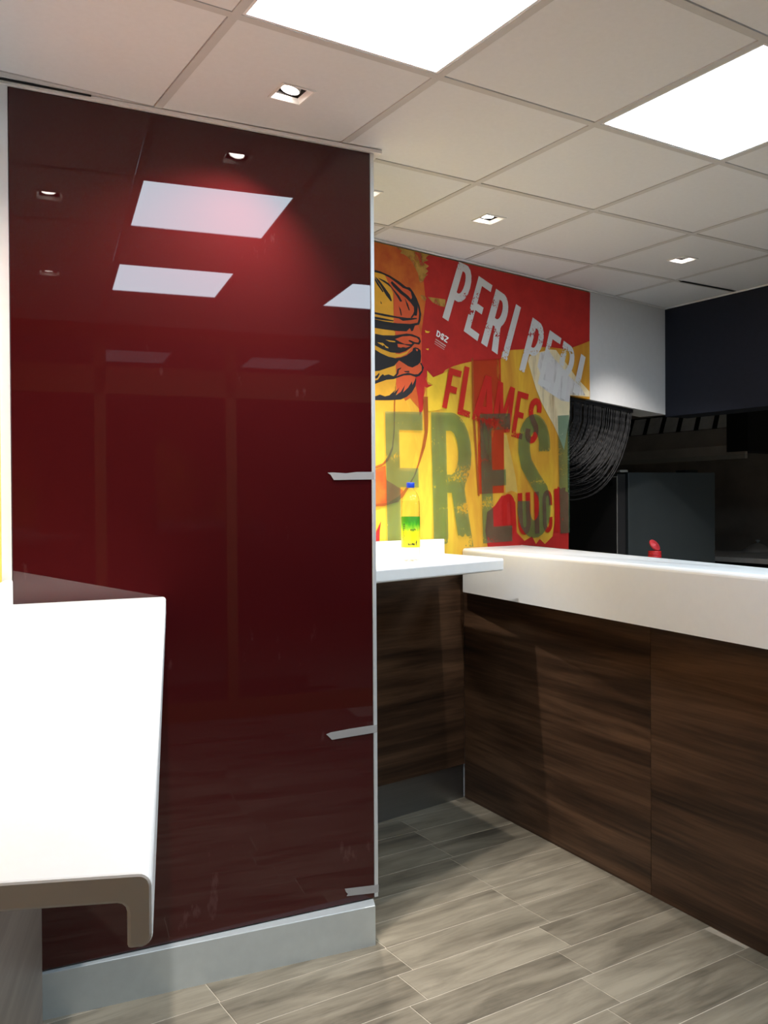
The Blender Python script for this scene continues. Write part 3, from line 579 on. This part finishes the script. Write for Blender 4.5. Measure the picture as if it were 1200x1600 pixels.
('white_splash','splash2',4,[(1.1066,2.2403),(1.1821,2.2552),(1.2256,2.2171),(1.2697,2.1929),(1.3481,2.1354),(1.44,2.0921),(1.4866,2.0444),(1.3531,2.0382),(1.3472,1.9981),(1.2795,2.0006),(1.2132,2.0244),(1.1481,2.0478),(1.0947,2.0716),(1.1163,2.1154),(1.0848,2.1684)]),
('pale_streak','pale',3,[(0.8233,1.8025),(0.8455,1.7985),(0.8674,1.7283),(0.9116,1.5867),(0.9262,1.5049),(0.8808,1.515),(0.8359,1.5046),(0.829,1.5855)]),
('brush_line','brown',6,[(0.2721,1.9495),(0.3037,1.9518),(0.306,1.8353),(0.3024,1.7865),(0.2853,1.7178),(0.2587,1.6589),(0.2257,1.5907),(0.1868,1.5327),(0.1484,1.4849),(0.1106,1.4612),(0.0366,1.4428),(-0.071,1.4397),(-0.0709,1.448),(0.055,1.4567),(0.117,1.4848),(0.1677,1.5278),(0.2128,1.5809),(0.2391,1.6391),(0.2657,1.7171),(0.2826,1.7856),(0.2801,1.8774)]),
('brush_line','brown',6,[(0.0958,1.9227),(0.1032,1.9232),(0.0977,1.7816),(0.0878,1.7012),(0.0627,1.6488),(0.0199,1.6198),(-0.0697,1.5948),(-0.0696,1.6017),(0.0261,1.6339),(0.0567,1.6627),(0.0817,1.7104),(0.0935,1.7955)]),
('brush_line','brown',6,[(0.5942,2.16),(0.6053,2.1611),(0.6144,1.9115),(0.647,1.4882),(0.6335,1.4882),(0.6008,1.8794)]),
('red_patch','red',6,[(0.0149,1.3754),(0.0067,1.3314),(0.005,1.2803),(-0.0249,1.2813),(-0.0126,1.3319)]),
('orange_patch','orange',2,[(-0.0698,1.5857),(0.0442,1.625),(0.0498,1.5596),(0.1486,1.5134),(0.1231,1.4612),(0.0245,1.4428),(-0.071,1.4388)]),
('logo_line','whiteline',7,[(0.3554,2.2281),(0.4218,2.2037),(0.4193,2.1986),(0.3537,2.2234)]),
('logo_line','whiteline',7,[(0.3512,2.2171),(0.4154,2.1939),(0.4133,2.19),(0.3495,2.2139)]),
('logo_line','whiteline',7,[(0.349,2.2063),(0.4112,2.1837),(0.4099,2.1812),(0.3478,2.2041)])]
TAPES=[[(0.9499,1.5543),(0.9611,1.5472),(0.9723,1.5305),(1.0272,1.5319),(1.1183,1.5336),(1.1184,1.5586),(1.0528,1.5575),(1.0158,1.5529),(0.9702,1.5552)],[(0.9391,0.7031),(0.9458,0.6971),(0.9593,0.6829),(1.0326,0.6856),(1.123,0.6885),(1.1231,0.7134),(1.0794,0.713),(1.0212,0.7113),(0.9549,0.7075)],[(1.0013,0.1868),(1.0058,0.1753),(1.0126,0.1676),(1.008,0.1611),(1.1108,0.1514),(1.1251,0.1518),(1.1253,0.1776),(1.111,0.1775)]]

mural = empty('mural', (MW_O[0], MW_O[1], 0), MW_A)
tag(mural, 'large printed wall mural in red and yellow with burger drawing and big lettering', 'mural')
bm = bmesh.new(); add_box(bm, -0.9, 1.334, -0.003, 0.0605, 1.19, 2.618)
b2 = [(1.334, 2.0385), (1.5298, 2.0265), (1.5298, 2.618), (1.334, 2.618)]
f0 = [bm.verts.new((x, -0.003, z)) for x, z in b2]; f1 = [bm.verts.new((x, 0.0605, z)) for x, z in b2]
bm.faces.new(f0); bm.faces.new(f1[::-1])
for k in range(4): bm.faces.new((f0[k], f1[k], f1[(k+1) % 4], f0[(k+1) % 4]))
link('printed_board', fin('printed_board', bm), M['mural'], mural)

def arc(cx, cy, rx, ry, a0, a1, n=9): return [(cx+rx*math.cos(math.radians(a0+(a1-a0)*k/(n-1))), cy+ry*math.sin(math.radians(a0+(a1-a0)*k/(n-1)))) for k in range(n)]
def band(path, w, asp):
    """constant-width stroke along a path in the unit square, asp = width/height of the letter"""
    pts = [Vector((x*asp, y)) for x, y in path]; Lf, Rt = [], []
    for k, p in enumerate(pts):
        d = (pts[min(k+1, len(pts)-1)]-pts[max(k-1, 0)]).normalized(); n = Vector((-d.y, d.x))*w*asp/2
        Lf.append(((p+n).x/asp, (p+n).y)); Rt.append(((p-n).x/asp, (p-n).y))
    return Lf+Rt[::-1]
def glyph(g, asp):
    s = 0.36; t = min(0.17, s*asp*1.02)
    if g == 'I': return [[(0, 0), (1, 0), (1, 1), (0, 1)]]
    if g == 'P':
        return [[(0, 0), (s, 0), (s, 0.37), (0.5, 0.37)]+arc(0.5, 0.685, 0.5, 0.315, -80, 80)+[(0.5, 1), (0, 1)], [(s, 0.37+t*0.95), (0.46, 0.37+t*0.95)]+arc(0.46, 0.685, 0.20, 0.315-t*0.95, -80, 80)+[(0.46, 1-t*0.95), (s, 1-t*0.95)]]
    if g == 'R':
        return [[(0, 0), (s, 0), (s, 0.40), (0.47, 0.40), (0.64, 0), (1, 0), (0.80, 0.43)]+arc(0.5, 0.70, 0.5, 0.30, -50, 80)+[(0.5, 1), (0, 1)], [(s, 0.40+t*0.9), (0.48, 0.40+t*0.9)]+arc(0.46, 0.70, 0.20, 0.30-t*0.9, -80, 80)+[(0.46, 1-t*0.9), (s, 1-t*0.9)]]
    if g == 'E': return [[(0, 0), (1, 0), (1, t), (s, t), (s, 0.5-t*0.48), (0.82, 0.5-t*0.48), (0.82, 0.5+t*0.52), (s, 0.5+t*0.52), (s, 1-t), (1, 1-t), (1, 1), (0, 1)]]
    if g == 'F': return [[(0, 0), (s, 0), (s, 0.5-t*0.55), (0.86, 0.5-t*0.55), (0.86, 0.5+t*0.5), (s, 0.5+t*0.5), (s, 1-t), (1, 1-t), (1, 1), (0, 1)]]
    if g == 'L': return [[(0, 0), (1, 0), (1, t), (s*1.15, t), (s*1.15, 1), (0, 1)]]
    if g == 'A': return [[(0, 0), (0.30, 0), (0.36, 0.2), (0.64, 0.2), (0.70, 0), (1, 0), (0.68, 1), (0.32, 1)], [(0.41, 0.34), (0.59, 0.34), (0.5, 0.74)]]
    if g == 'M': return [[(0, 0), (0.24, 0), (0.24, 0.6), (0.42, 0.12), (0.58, 0.12), (0.76, 0.6), (0.76, 0), (1, 0), (1, 1), (0.72, 1), (0.5, 0.45), (0.28, 1), (0, 1)]]
    if g == 'K': return [[(0, 0), (0.32, 0), (0.32, 0.34), (0.44, 0.44), (0.68, 0), (1, 0), (0.66, 0.58), (1, 1), (0.66, 1), (0.32, 0.6), (0.32, 1), (0, 1)]]
    if g == 'Z': return [[(0, 0), (1, 0), (1, 0.18), (0.36, 0.18), (1, 0.82), (1, 1), (0, 1), (0, 0.82), (0.62, 0.82), (0, 0.18)]]
    if g == 'D': return [[(0, 0), (0.5, 0)]+arc(0.45, 0.5, 0.55, 0.5, -80, 80)+[(0.5, 1), (0, 1)], [(0.3, 0.2), (0.45, 0.2)]+arc(0.42, 0.5, 0.28, 0.3, -80, 80)+[(0.45, 0.8), (0.3, 0.8)]]
    if g == 'S':
        h = s/2
        path = [(1-h, 0.70), (1-h, 0.76)]+arc(0.5, 0.76, 0.5-h, 0.24-t*0.5, 10, 180, 12)+[(h, 0.70), (0.25, 0.60), (0.5, 0.48), (0.75, 0.38), (1-h, 0.30)]+arc(0.5, 0.24, 0.5-h, 0.24-t*0.5, 0, -170, 12)+[(h, 0.24), (h, 0.30)]
        return [band(path, s, asp)]
    if g == 'U':
        return [[(0, 1), (0, 0.28)]+arc(0.5, 0.28, 0.5, 0.28, 180, 360, 13)+[(1, 1), (1-s, 1), (1-s, 0.30)]+arc(0.5, 0.30, 0.5-s, 0.30-t*1.0, 360, 180, 9)+[(s, 1)]]
    if g == 'C':
        return [band([(0.83, 0.64), (0.83, 0.76)]+arc(0.5, 0.76, 0.33, 0.24-t*0.5, 10, 170, 10)+[(0.17, 0.5)]+arc(0.5, 0.24, 0.33, 0.24-t*0.5, 190, 350, 10)+[(0.83, 0.24), (0.83, 0.36)], s, asp)]
    if g == 'Q':
        o = arc(0.5, 0.74, 0.5, 0.26, 0, 180, 11)+arc(0.5, 0.26, 0.5, 0.26, 180, 360, 11)
        i_ = arc(0.5, 0.72, 0.5-s, 0.26-t, 0, 180, 9)+arc(0.5, 0.28, 0.5-s, 0.26-t, 180, 360, 9)
        return [o, i_]
def letter(g, grp, q, layer, m):
    tl, tr_, br, bl = [Vector(p) for p in q]
    asp = ((tr_-tl).length+(br-bl).length)/((tl-bl).length+(tr_-br).length)
    out = []
    for lp in glyph(g, asp):
        dense = []
        for k in range(len(lp)):
            a, b = Vector(lp[k]), Vector(lp[(k+1) % len(lp)])
            dense.append(a)
        out.append([tuple((bl*(1-p.x)+br*p.x)*(1-p.y)+(tl*(1-p.x)+tr_*p.x)*p.y) for p in dense])
    flat('letter', out, -0.0035-0.0006*layer, m, mural, 2.616)
for n_, m_, lay, pts in POLYS: flat(n_, [pts], -0.0035-0.0006*lay-0.00002*(POLYS.index((n_, m_, lay, pts)) % 25), M[m_], mural, 2.616)
LAY = {'peri': 8, 'flames': 9, 'quick': 9, 'fresh': 12, 'logo': 10}
for k, (g, grp, qd) in enumerate(QUADS): letter(g, grp, qd, LAY[grp]+0.02*k, M[grp])

# the narrow strip of mural on the left wall
ml = empty('mural', (LW_O.x, LW_O.y, 0), math.atan2(LW_D.y, LW_D.x))
tag(ml, 'narrow sliver of orange and yellow mural on the left wall beside the red glass', 'mural')
box('printed_sheet', 0.015, 4.0, 0.0, 0.003, 1.20, 2.45, M['mural'], ml)
prt = flat('orange_patch', [[(-0.03, 1.62), (-1.6, 1.75), (-2.4, 2.2), (-2.2, 2.44), (-0.02, 2.44)]], 0.0, M['orange'], ml)
prt.rotation_euler = (0, 0, math.pi); prt.location = (0, 0.0036, 0)

# ---------------------------------------------------------------- tape on the red glass
TL = ['upper strip of clear tape wrapped over the edge of the red glass', 'middle strip of clear tape slanting on the red glass edge', 'lowest strip of clear tape on the red glass, just above the steel skirting']
for k, pts in enumerate(TAPES):
    cx = sum(p[0] for p in pts)/len(pts); cz = min(p[1] for p in pts)
    e = dirv(GL_A); n_ = Vector((-e.y, e.x)); pp = Vector(GL_O)+e*cx+n_*(-0.0032)
    bm = bmesh.new()
    f = [bm.verts.new((x-cx, 0.0, z-cz)) for x, z in pts]; b = [bm.verts.new((x-cx, -0.0006, z-cz)) for x, z in pts]
    bm.faces.new(f); bm.faces.new(b[::-1])
    for q in range(len(pts)): bm.faces.new((f[q], b[q], b[(q+1) % len(pts)], f[(q+1) % len(pts)]))
    o = link('tape_strip', fin('tape_strip', bm), M['tape']); o.location = (pp.x, pp.y, cz); o.rotation_euler = (0, 0, GL_A)
    tag(o, TL[k], 'tape', 'tape strips on the red glass')

# ---------------------------------------------------------------- white counters
def jprofile(W, th, drop, lip, r):
    """section of a worktop with a turned-down front: w from 0 (wall) to W (front), z below the top"""
    pts = [(0, 0)]
    pts += [(W-r+r*math.sin(a), -r+r*math.cos(a)) for a in [math.radians(x) for x in range(0, 91, 15)]]
    pts += [(W-r+r*math.cos(a), -drop+r-r*math.sin(a)) for a in [math.radians(x) for x in range(0, 76, 15)]]
    pts += [(W-lip, -drop)]
    q = 0.007
    pts += [(W-lip-q+q*math.cos(a), -th-q+q*math.sin(a)) for a in [math.radians(x) for x in range(0, 91, 30)]]
    pts += [(0, -th)]
    return pts
def counter(name, stations, ztop, th, drop, lip, r, mat, parent, origin):
    secs = []
    for (bx, by), (fx, fy) in stations:
        b, f = Vector((bx, by)), Vector((fx, fy)); d = (f-b); W_ = d.length; d.normalize()
        secs.append([((b+d*w_).x-origin[0], (b+d*w_).y-origin[1], ztop+z-origin[2]) for w_, z in jprofile(W_, th, drop, lip, r)])
    o = loft(name, secs, mat, parent)
    bv = o.modifiers.new('edge', 'BEVEL'); bv.width = 0.0025; bv.segments = 2; bv.limit_method = 'ANGLE'; bv.angle_limit = math.radians(60)
    return o
# left counter
o3 = (-0.85, 1.6, 1.121)
lc = empty('wall_counter', o3); tag(lc, 'white solid-surface wall counter with rounded turned-down front, in the left foreground', 'counter')
NR = Vector((-0.1736, 0.6624)); FRr = Vector((-0.6545, 2.6795))
NLf = NR+Vector((-0.988, -0.153))*0.405; FLf = Vector((-1.0555, 2.4810))
counter('worktop', [(tuple(FLf), tuple(FRr)), (tuple(NLf), tuple(NR))], 1.178, 0.022, 0.056, 0.0185, 0.010, M['white_solid'], lc, o3)
ux = (FLf-Vector((0, 0))); d = (NLf-FLf).normalized(); nrm = Vector((-d.y, d.x))
a0, a1 = FLf+nrm*0.002+d*0.002, NLf+nrm*0.002
loc2 = [(p.x-o3[0], p.y-o3[1]) for p in (a0, a1, a1+nrm*0.022, a0+nrm*0.022)]
prism('upstand', loc2, 1.177-o3[2], 1.2477-o3[2], M['white_solid'], lc, bev_e=0.006)
for t_ in (0.28, 0.75):
    c_ = FLf+d*(NLf-FLf).length*t_+nrm*0.06
    br_ = bmesh.new(); e2 = nrm
    pts = [c_, c_+nrm*0.22, c_]
    w_ = d*0.018
    vs = []
    for sgn in (-1, 1):
        for (q, z) in ((0.0, 0.0), (0.24, 0.0), (0.24, -0.018), (0.04, -0.20), (0.0, -0.20)):
            p_ = c_+nrm*q+w_*sgn; vs.append(br_.verts.new((p_.x-o3[0], p_.y-o3[1], 1.1555+z-o3[2])))
    br_.faces.new(vs[:5]); br_.faces.new(vs[5:][::-1])
    for k in range(5): br_.faces.new((vs[k], vs[5+k], vs[5+(k+1) % 5], vs[(k+1) % 5]))
    link('bracket', fin('bracket', br_), M['kitchen_steel'], lc)

# small bar shelf under the mural
e = dirv(MW_A); nin = Vector((e.y, -e.x))     # toward the room
wallp = lambda u, off=0.0042: Vector(MW_O)+e*u+nin*off
tip = Vector((0.507, 3.805)); fl = Vector((-0.029, 3.22)); dfront = (fl-tip).normalized()
ZL = 1.217
o4 = (wallp(0.1).x, wallp(0.1).y, ZL-0.052)
bs = empty('bar_shelf', o4); tag(bs, 'white wall-mounted bar shelf carrying the bottle, below the mural', 'shelf')
backr = wallp(0.3915)
ss = [(tuple(wallp(-0.55)), tuple(tip+dfront*1.24)), (tuple(wallp(0.0)), tuple(tip+dfront*0.62)), (tuple(backr), tuple(tip))]
sh = counter('worktop', ss, ZL, 0.022, 0.052, 0.0185, 0.010, M['white_solid'], bs, o4)
up_pts = [wallp(-0.55, 0.009), wallp(0.386, 0.009), wallp(0.386, 0.030), wallp(-0.55, 0.030)]
prism('upstand', [(p.x-o4[0], p.y-o4[1]) for p in up_pts], ZL-0.001-o4[2], 1.2855-o4[2], M['white_solid'], bs, bev_v=0.004, bev_e=0.005)
bt = bmesh.new(); vs = []
for sgn in (-0.02, 0.02):
    for (q, z) in ((0.0, 0.0), (0.34, 0.0), (0.34, -0.02), (0.04, -0.075), (0.0, -0.075)):
        p_ = wallp(0.10+sgn, -0.04+q*1.0); vs.append(bt.verts.new((p_.x-o4[0], p_.y-o4[1], ZL-0.0225+z-o4[2])))
bt.faces.new(vs[:5]); bt.faces.new(vs[5:][::-1])
for k in range(5): bt.faces.new((vs[k], vs[5+k], vs[5+(k+1) % 5], vs[(k+1) % 5]))
link('bracket', fin('bracket', bt), M['wood'], bs)

# bottle
bo = empty('drink_bottle', (0.1092, 3.685, ZL+0.0005))
tag(bo, 'clear plastic drink bottle with blue cap and green and yellow label on the bar shelf', 'bottle')
Rb = 0.0385
body = [(0.016, 0.006), (0.024, 0.0), (0.033, 0.003), (0.0375, 0.014), (Rb, 0.03), (Rb-0.001, 0.06), (Rb, 0.075), (Rb, 0.2), (Rb, 0.232), (0.037, 0.25), (0.032, 0.268), (0.024, 0.283), (0.016, 0.292), (0.0135, 0.297), (0.0135, 0.304)]
bsh = lathe('body', body, M['pet'], bo, 40, cap=False)
# petal feet in the base
for v_ in bsh.data.vertices:
    if v_.co.z < 0.02:
        a_ = math.atan2(v_.co.y, v_.co.x); v_.co.z += 0.005*(1-math.cos(5*a_))*0.5
lathe('drink', [(0.020, 0.012), (0.035, 0.016), (Rb-0.002, 0.032), (Rb-0.002, 0.228), (0.035, 0.246)], M['drink'], bo, 40)
lathe('cap', [(0.0162, 0.300), (0.0168, 0.302), (0.0168, 0.319), (0.0155, 0.3215), (0.001, 0.322)], M['blue_cap'], bo, 28)
lb = lathe('label', [(Rb+0.0004, 0.056), (Rb+0.0007, 0.057), (Rb+0.0007, 0.181), (Rb+0.0004, 0.182)], M['label'], bo, 40, cap=False)
def label_marks(parent, a0, z0, marks, h):
    bm = bmesh.new()
    for (da, dz, w_, hh) in marks:
        r_ = Rb+0.0012
        vs = [bm.verts.new((r_*math.cos(a0+x), r_*math.sin(a0+x), z0+z)) for x, z in ((da, dz), (da+w_, dz+0.0006), (da+w_, dz+hh), (da, dz+hh-0.0004))]
        bm.faces.new(vs)
    link('print_mark', fin('print_mark', bm), M['label_ink'], parent, 'stuff')
rr = random.Random(3); front = math.atan2(-3.685, -0.1092)
label_marks(lb, front, 0.124, [(-0.02+0.075*k, rr.uniform(-0.001, 0.003), 0.05, rr.uniform(0.004, 0.009)) for k in range(8)], 0.008)
label_marks(lb, front, 0.064, [(-0.28+0.07*k, rr.uniform(-0.001, 0.003), 0.06, rr.uniform(0.003, 0.009)) for k in range(10)]+[(0.55, 0.0, 0.08, 0.014), (0.58, 0.008, 0.1, 0.012)], 0.01)
label_marks(lb, front, 0.085, [(-0.95+rr.uniform(0, 0.12), 0.008*k, rr.uniform(0.08, 0.25), 0.0035) for k in range(9)], 0.004)

# ---------------------------------------------------------------- service counter
cang = math.atan2(CW_D.y, CW_D.x)
sc = empty('service_counter', (CW_O.x, CW_O.y, 0), cang)      # local x along the front toward the camera, +y behind the counter
tag(sc, 'long service counter with dark walnut front and thick white top, on the right', 'counter')
box('carcass', 0.02, 1.98, 0.021, 0.42, 0, 1.0, M['black'], sc)
for x0, x1 in ((0.004, 1.2615), (1.2635, 2.0)): box('front_panel', x0, x1, 0.0, 0.0205, 0.001, 1.03, M['wood'], sc, 0.0006, seg=1)
toL = lambda p: rel((CW_O.x, CW_O.y), cang, p)
fL = wallp(0.5265, 0.0048); fR0 = Vector((1.105, 2.585)); fR = fL+(fR0-fL)*1.07
bL = wallp(0.965, 0.0048); bR0 = Vector((1.2426, 2.8994)); bR = bL+(bR0-bL)*1.20
slab = [toL(p) for p in (fL, fR, bR, bL)]
prism('worktop', slab, 1.024, 1.237, M['white_solid'], sc, bev_v=0.004, bev_e=0.016, seg=4)
box('back_shelf', 0.8, 2.4, 0.45, 0.80, 1.06, 1.08, M['kitchen_steel'], sc)
for x in (0.9, 2.3): box('shelf_leg', x-0.02, x+0.02, 0.74, 0.78, 0, 1.06, M['kitchen_steel'], sc)
box('shelf_cleat', 0.8, 2.4, 0.42, 0.45, 1.03, 1.08, M['kitchen_steel'], sc)

# red sauce pot with its lid up, standing behind the counter
pp = Vector((1.3142, 4.35))
rp = empty('sauce_pot', (pp.x, pp.y, 1.0805)); tag(rp, 'red plastic pot with open flip lid standing behind the white counter top', 'pot')
lathe('body', [(0.026, 0.0), (0.028, 0.002), (0.029, 0.10), (0.030, 0.102), (0.0315, 0.104), (0.0315, 0.112), (0.030, 0.113), (0.0315, 0.115), (0.0315, 0.123), (0.030, 0.124), (0.031, 0.126), (0.031, 0.135), (0.024, 0.136), (0.024, 0.12)], M['red_plastic'], rp, 28)
ld = lathe('lid', [(0.030, 0.0), (0.0315, 0.002), (0.0315, 0.008), (0.029, 0.010), (0.012, 0.010), (0.010, 0.014), (0.002, 0.014)], M['red_plastic_light'], rp, 28)
ld.location = (-0.004, 0.0, 0.160); ld.rotation_euler = (math.radians(38), math.radians(42), 0)

# ---------------------------------------------------------------- kitchen things
fa = math.radians(15)
fg = empty('refrigerator', (1.61, 6.0, 0), fa); tag(fg, 'dark grey upright refrigerator in the dim kitchen beyond the counter', 'refrigerator')
box('cabinet', 0.03, 0.70, 0.0, 0.78, 0.08, 1.655, M['fridge'], fg, 0.006)
dr = box('door', -0.045, 0.018, 0.012, 0.775, 0.10, 1.645, M['fridge_door'], fg, 0.005)
box('door_edge', -0.047, -0.0445, 0.012, 0.02, 0.12, 1.63, M['gasket'], dr)
box('door_edge', -0.047, -0.0445, 0.03, 0.77, 1.622, 1.630, M['gasket'], dr)
box('badge', -0.0475, -0.0445, 0.07, 0.17, 1.565, 1.595, M['black'], dr)
box('hinge', -0.02, 0.04, 0.02, 0.06, 1.656, 1.672, M['gasket'], fg, 0.003)
box('top_vent', 0.52, 0.62, 0.08, 0.20, 1.656, 1.676, M['black'], fg, 0.004)
for x in (0.08, 0.64):
    for y in (0.06, 0.70): box('foot', x-0.025, x+0.025, y-0.025, y+0.025, 0, 0.08, M['black'], fg)

# hood along the right kitchen wall: local x toward the camera end, local -y faces the room
H_O = Vector((1.79, 8.69)); H_A = NB_A
hd = empty('extraction_hood', (H_O.x, H_O.y, 1.795), H_A); tag(hd, 'dark steel extraction hood with a row of slanted filters in the kitchen', 'hood')
def slope_sheet(name, x0, x1, pa, pb, th, m, parent):
    bm = bmesh.new(); vs = []
    for x in (x0, x1):
        for (y, z) in (pa, pb, (pb[0]+th, pb[1]), (pa[0]+th, pa[1])): vs.append(bm.verts.new((x, y, z)))
    bm.faces.new(vs[:4]); bm.faces.new(vs[4:][::-1])
    for k in range(4): bm.faces.new((vs[k], vs[4+k], vs[4+(k+1) % 4], vs[(k+1) % 4]))
    return link(name, fin(name, bm), m, parent)
box('lower_rim', 0.0, 1.96, 0.0, 0.03, 0.0, 0.035, M['gasket'], hd)
box('lower_band', 0.0, 1.96, 0.005, 0.03, 0.035, 0.11, M['kitchen_steel'], hd)
slope_sheet('front_sheet', 0.0, 1.80, (0.02, 0.11), (0.10, 0.26), 0.02, M['kitchen_wall'], hd)
box('top_sheet', 0.0, 1.96, 0.28, 0.9, 0.43, 0.46, M['kitchen_wall'], hd)
slope_sheet('filter_backing', 0.0, 1.80, (0.14, 0.26), (0.26, 0.43), 0.02, M['black'], hd)
box('end_panel', 1.80, 1.99, -0.01, 0.9, 0.055, 0.47, M['black'], hd)
for k in range(9):
    x = 0.12+0.186*k
    bm = bmesh.new()
    vs = []
    for (y, z) in ((0.135, 0.268), (0.25, 0.42)):
        for xx in (0.0, 0.125): vs.append((x+xx-(z-0.268)*0.35, y-0.012, z)); vs.append((x+xx-(z-0.268)*0.35, y+0.004, z))
    v8 = [bm.verts.new(p) for p in vs]
    for f in ((0, 2, 3, 1), (4, 5, 7, 6), (0, 4, 6, 2), (1, 3, 7, 5), (0, 1, 5, 4), (2, 6, 7, 3)): bm.faces.new([v8[i] for i in f])
    link('filter', fin('filter', bm), M['filter_steel'], hd)
# bench below the hood
kb = empty('kitchen_bench', (H_O.x, H_O.y, 0), H_A); tag(kb, 'dark steel kitchen bench under the hood at the right edge', 'bench')
box('bench_top', 0.0, 2.6, 0.02, 0.85, 0.97, 1.01, M['filter_steel'], kb, 0.004)
box('bench_front', 0.02, 2.58, 0.06, 0.82, 0.12, 0.969, M['black'], kb)
for x in (0.08, 2.5):
    for y in (0.1, 0.78): box('leg', x-0.02, x+0.02, y-0.02, y+0.02, 0, 0.12, M['kitchen_steel'], kb)
bp_ = Vector((3.2958, 7.9))
lidt = empty('pan_lid', (bp_.x, bp_.y, 1.0105)); tag(lidt, 'dark domed pan lid with shiny knob on the kitchen bench at far right', 'lid')
lathe('dome', [(0.14, 0.0), (0.142, 0.006), (0.10, 0.035), (0.04, 0.07), (0.012, 0.078)], M['kitchen_steel'], lidt, 28)
lathe('knob', [(0.008, 0.078), (0.008, 0.09), (0.018, 0.093), (0.018, 0.104), (0.008, 0.108)], M['skirt'], lidt, 16)

# chain fly curtain swept to the left side of the doorway
fc = empty('fly_curtain', (MW_O[0], MW_O[1], 1.25), MW_A); tag(fc, 'black chain fly curtain swept to the left side of the kitchen doorway', 'curtain')
hz = lambda u: (2.0385-(u-1.334)*0.0612 if u < 1.5305 else 2.026-(u-1.5305)*0.0551)-1.25   # underside of the door head
head_r = bmesh.new(); vs = [head_r.verts.new((u, y, hz(u)+dz)) for u in (1.345, 1.975) for y in (0.022, 0.046) for dz in (-0.022, -0.003)]
for f in ((0, 1, 3, 2), (4, 6, 7, 5), (0, 4, 5, 1), (2, 3, 7, 6), (0, 2, 6, 4), (1, 5, 7, 3)): head_r.faces.new([vs[i] for i in f])
link('rail', fin('rail', head_r), M['black'], fc)
def tube(bm, pts, r, n=4):
    rings = []
    for k, p in enumerate(pts):
        d = (pts[min(k+1, len(pts)-1)]-pts[max(k-1, 0)]).normalized(); a = d.cross(Vector((0, 1, 0.01))).normalized(); b = d.cross(a)
        rr_ = r*(1.0 if k % 2 else 0.62)
        rings.append([bm.verts.new(p+(a*math.cos(2*math.pi*q/n)+b*math.sin(2*math.pi*q/n))*rr_) for q in range(n)])
    for a, b in zip(rings, rings[1:]):
        for q in range(n): bm.faces.new((a[q], a[(q+1) % n], b[(q+1) % n], b[q]))
bm = bmesh.new(); rc = random.Random(11)
for k in range(110):
    f = k/109; u0 = 1.35+0.615*f; y0 = 0.034+rc.uniform(-0.010, 0.010)
    zt_ = hz(u0)-0.02
    ue = 1.352+0.05*f+rc.uniform(-0.01, 0.01); ze = 1.86-0.36*f**0.8-1.25+rc.uniform(-0.04, 0.04)
    ye = y0+0.05+rc.uniform(-0.02, 0.02)
    p0 = Vector((u0, y0, zt_)); p1 = Vector((u0-0.02*f, y0, zt_-0.10)); pc = Vector((u0-0.12*f-0.02, y0+0.02, ze+0.02-0.04*f)); pe = Vector((ue, ye, ze))
    pts = [p0.lerp(p1, q/5) for q in range(5)]
    for q in range(29):
        s_ = q/28; pts.append(p1*(1-s_)**2+pc*2*s_*(1-s_)+pe*s_**2)
    pts += [Vector((ue, pe.y, ze-0.06*q)) for q in range(1, max(2, int(ze/0.06)))]
    tube(bm, pts, 0.0042)
link('strands', fin('strands', bm), M['chain'], fc, 'stuff')
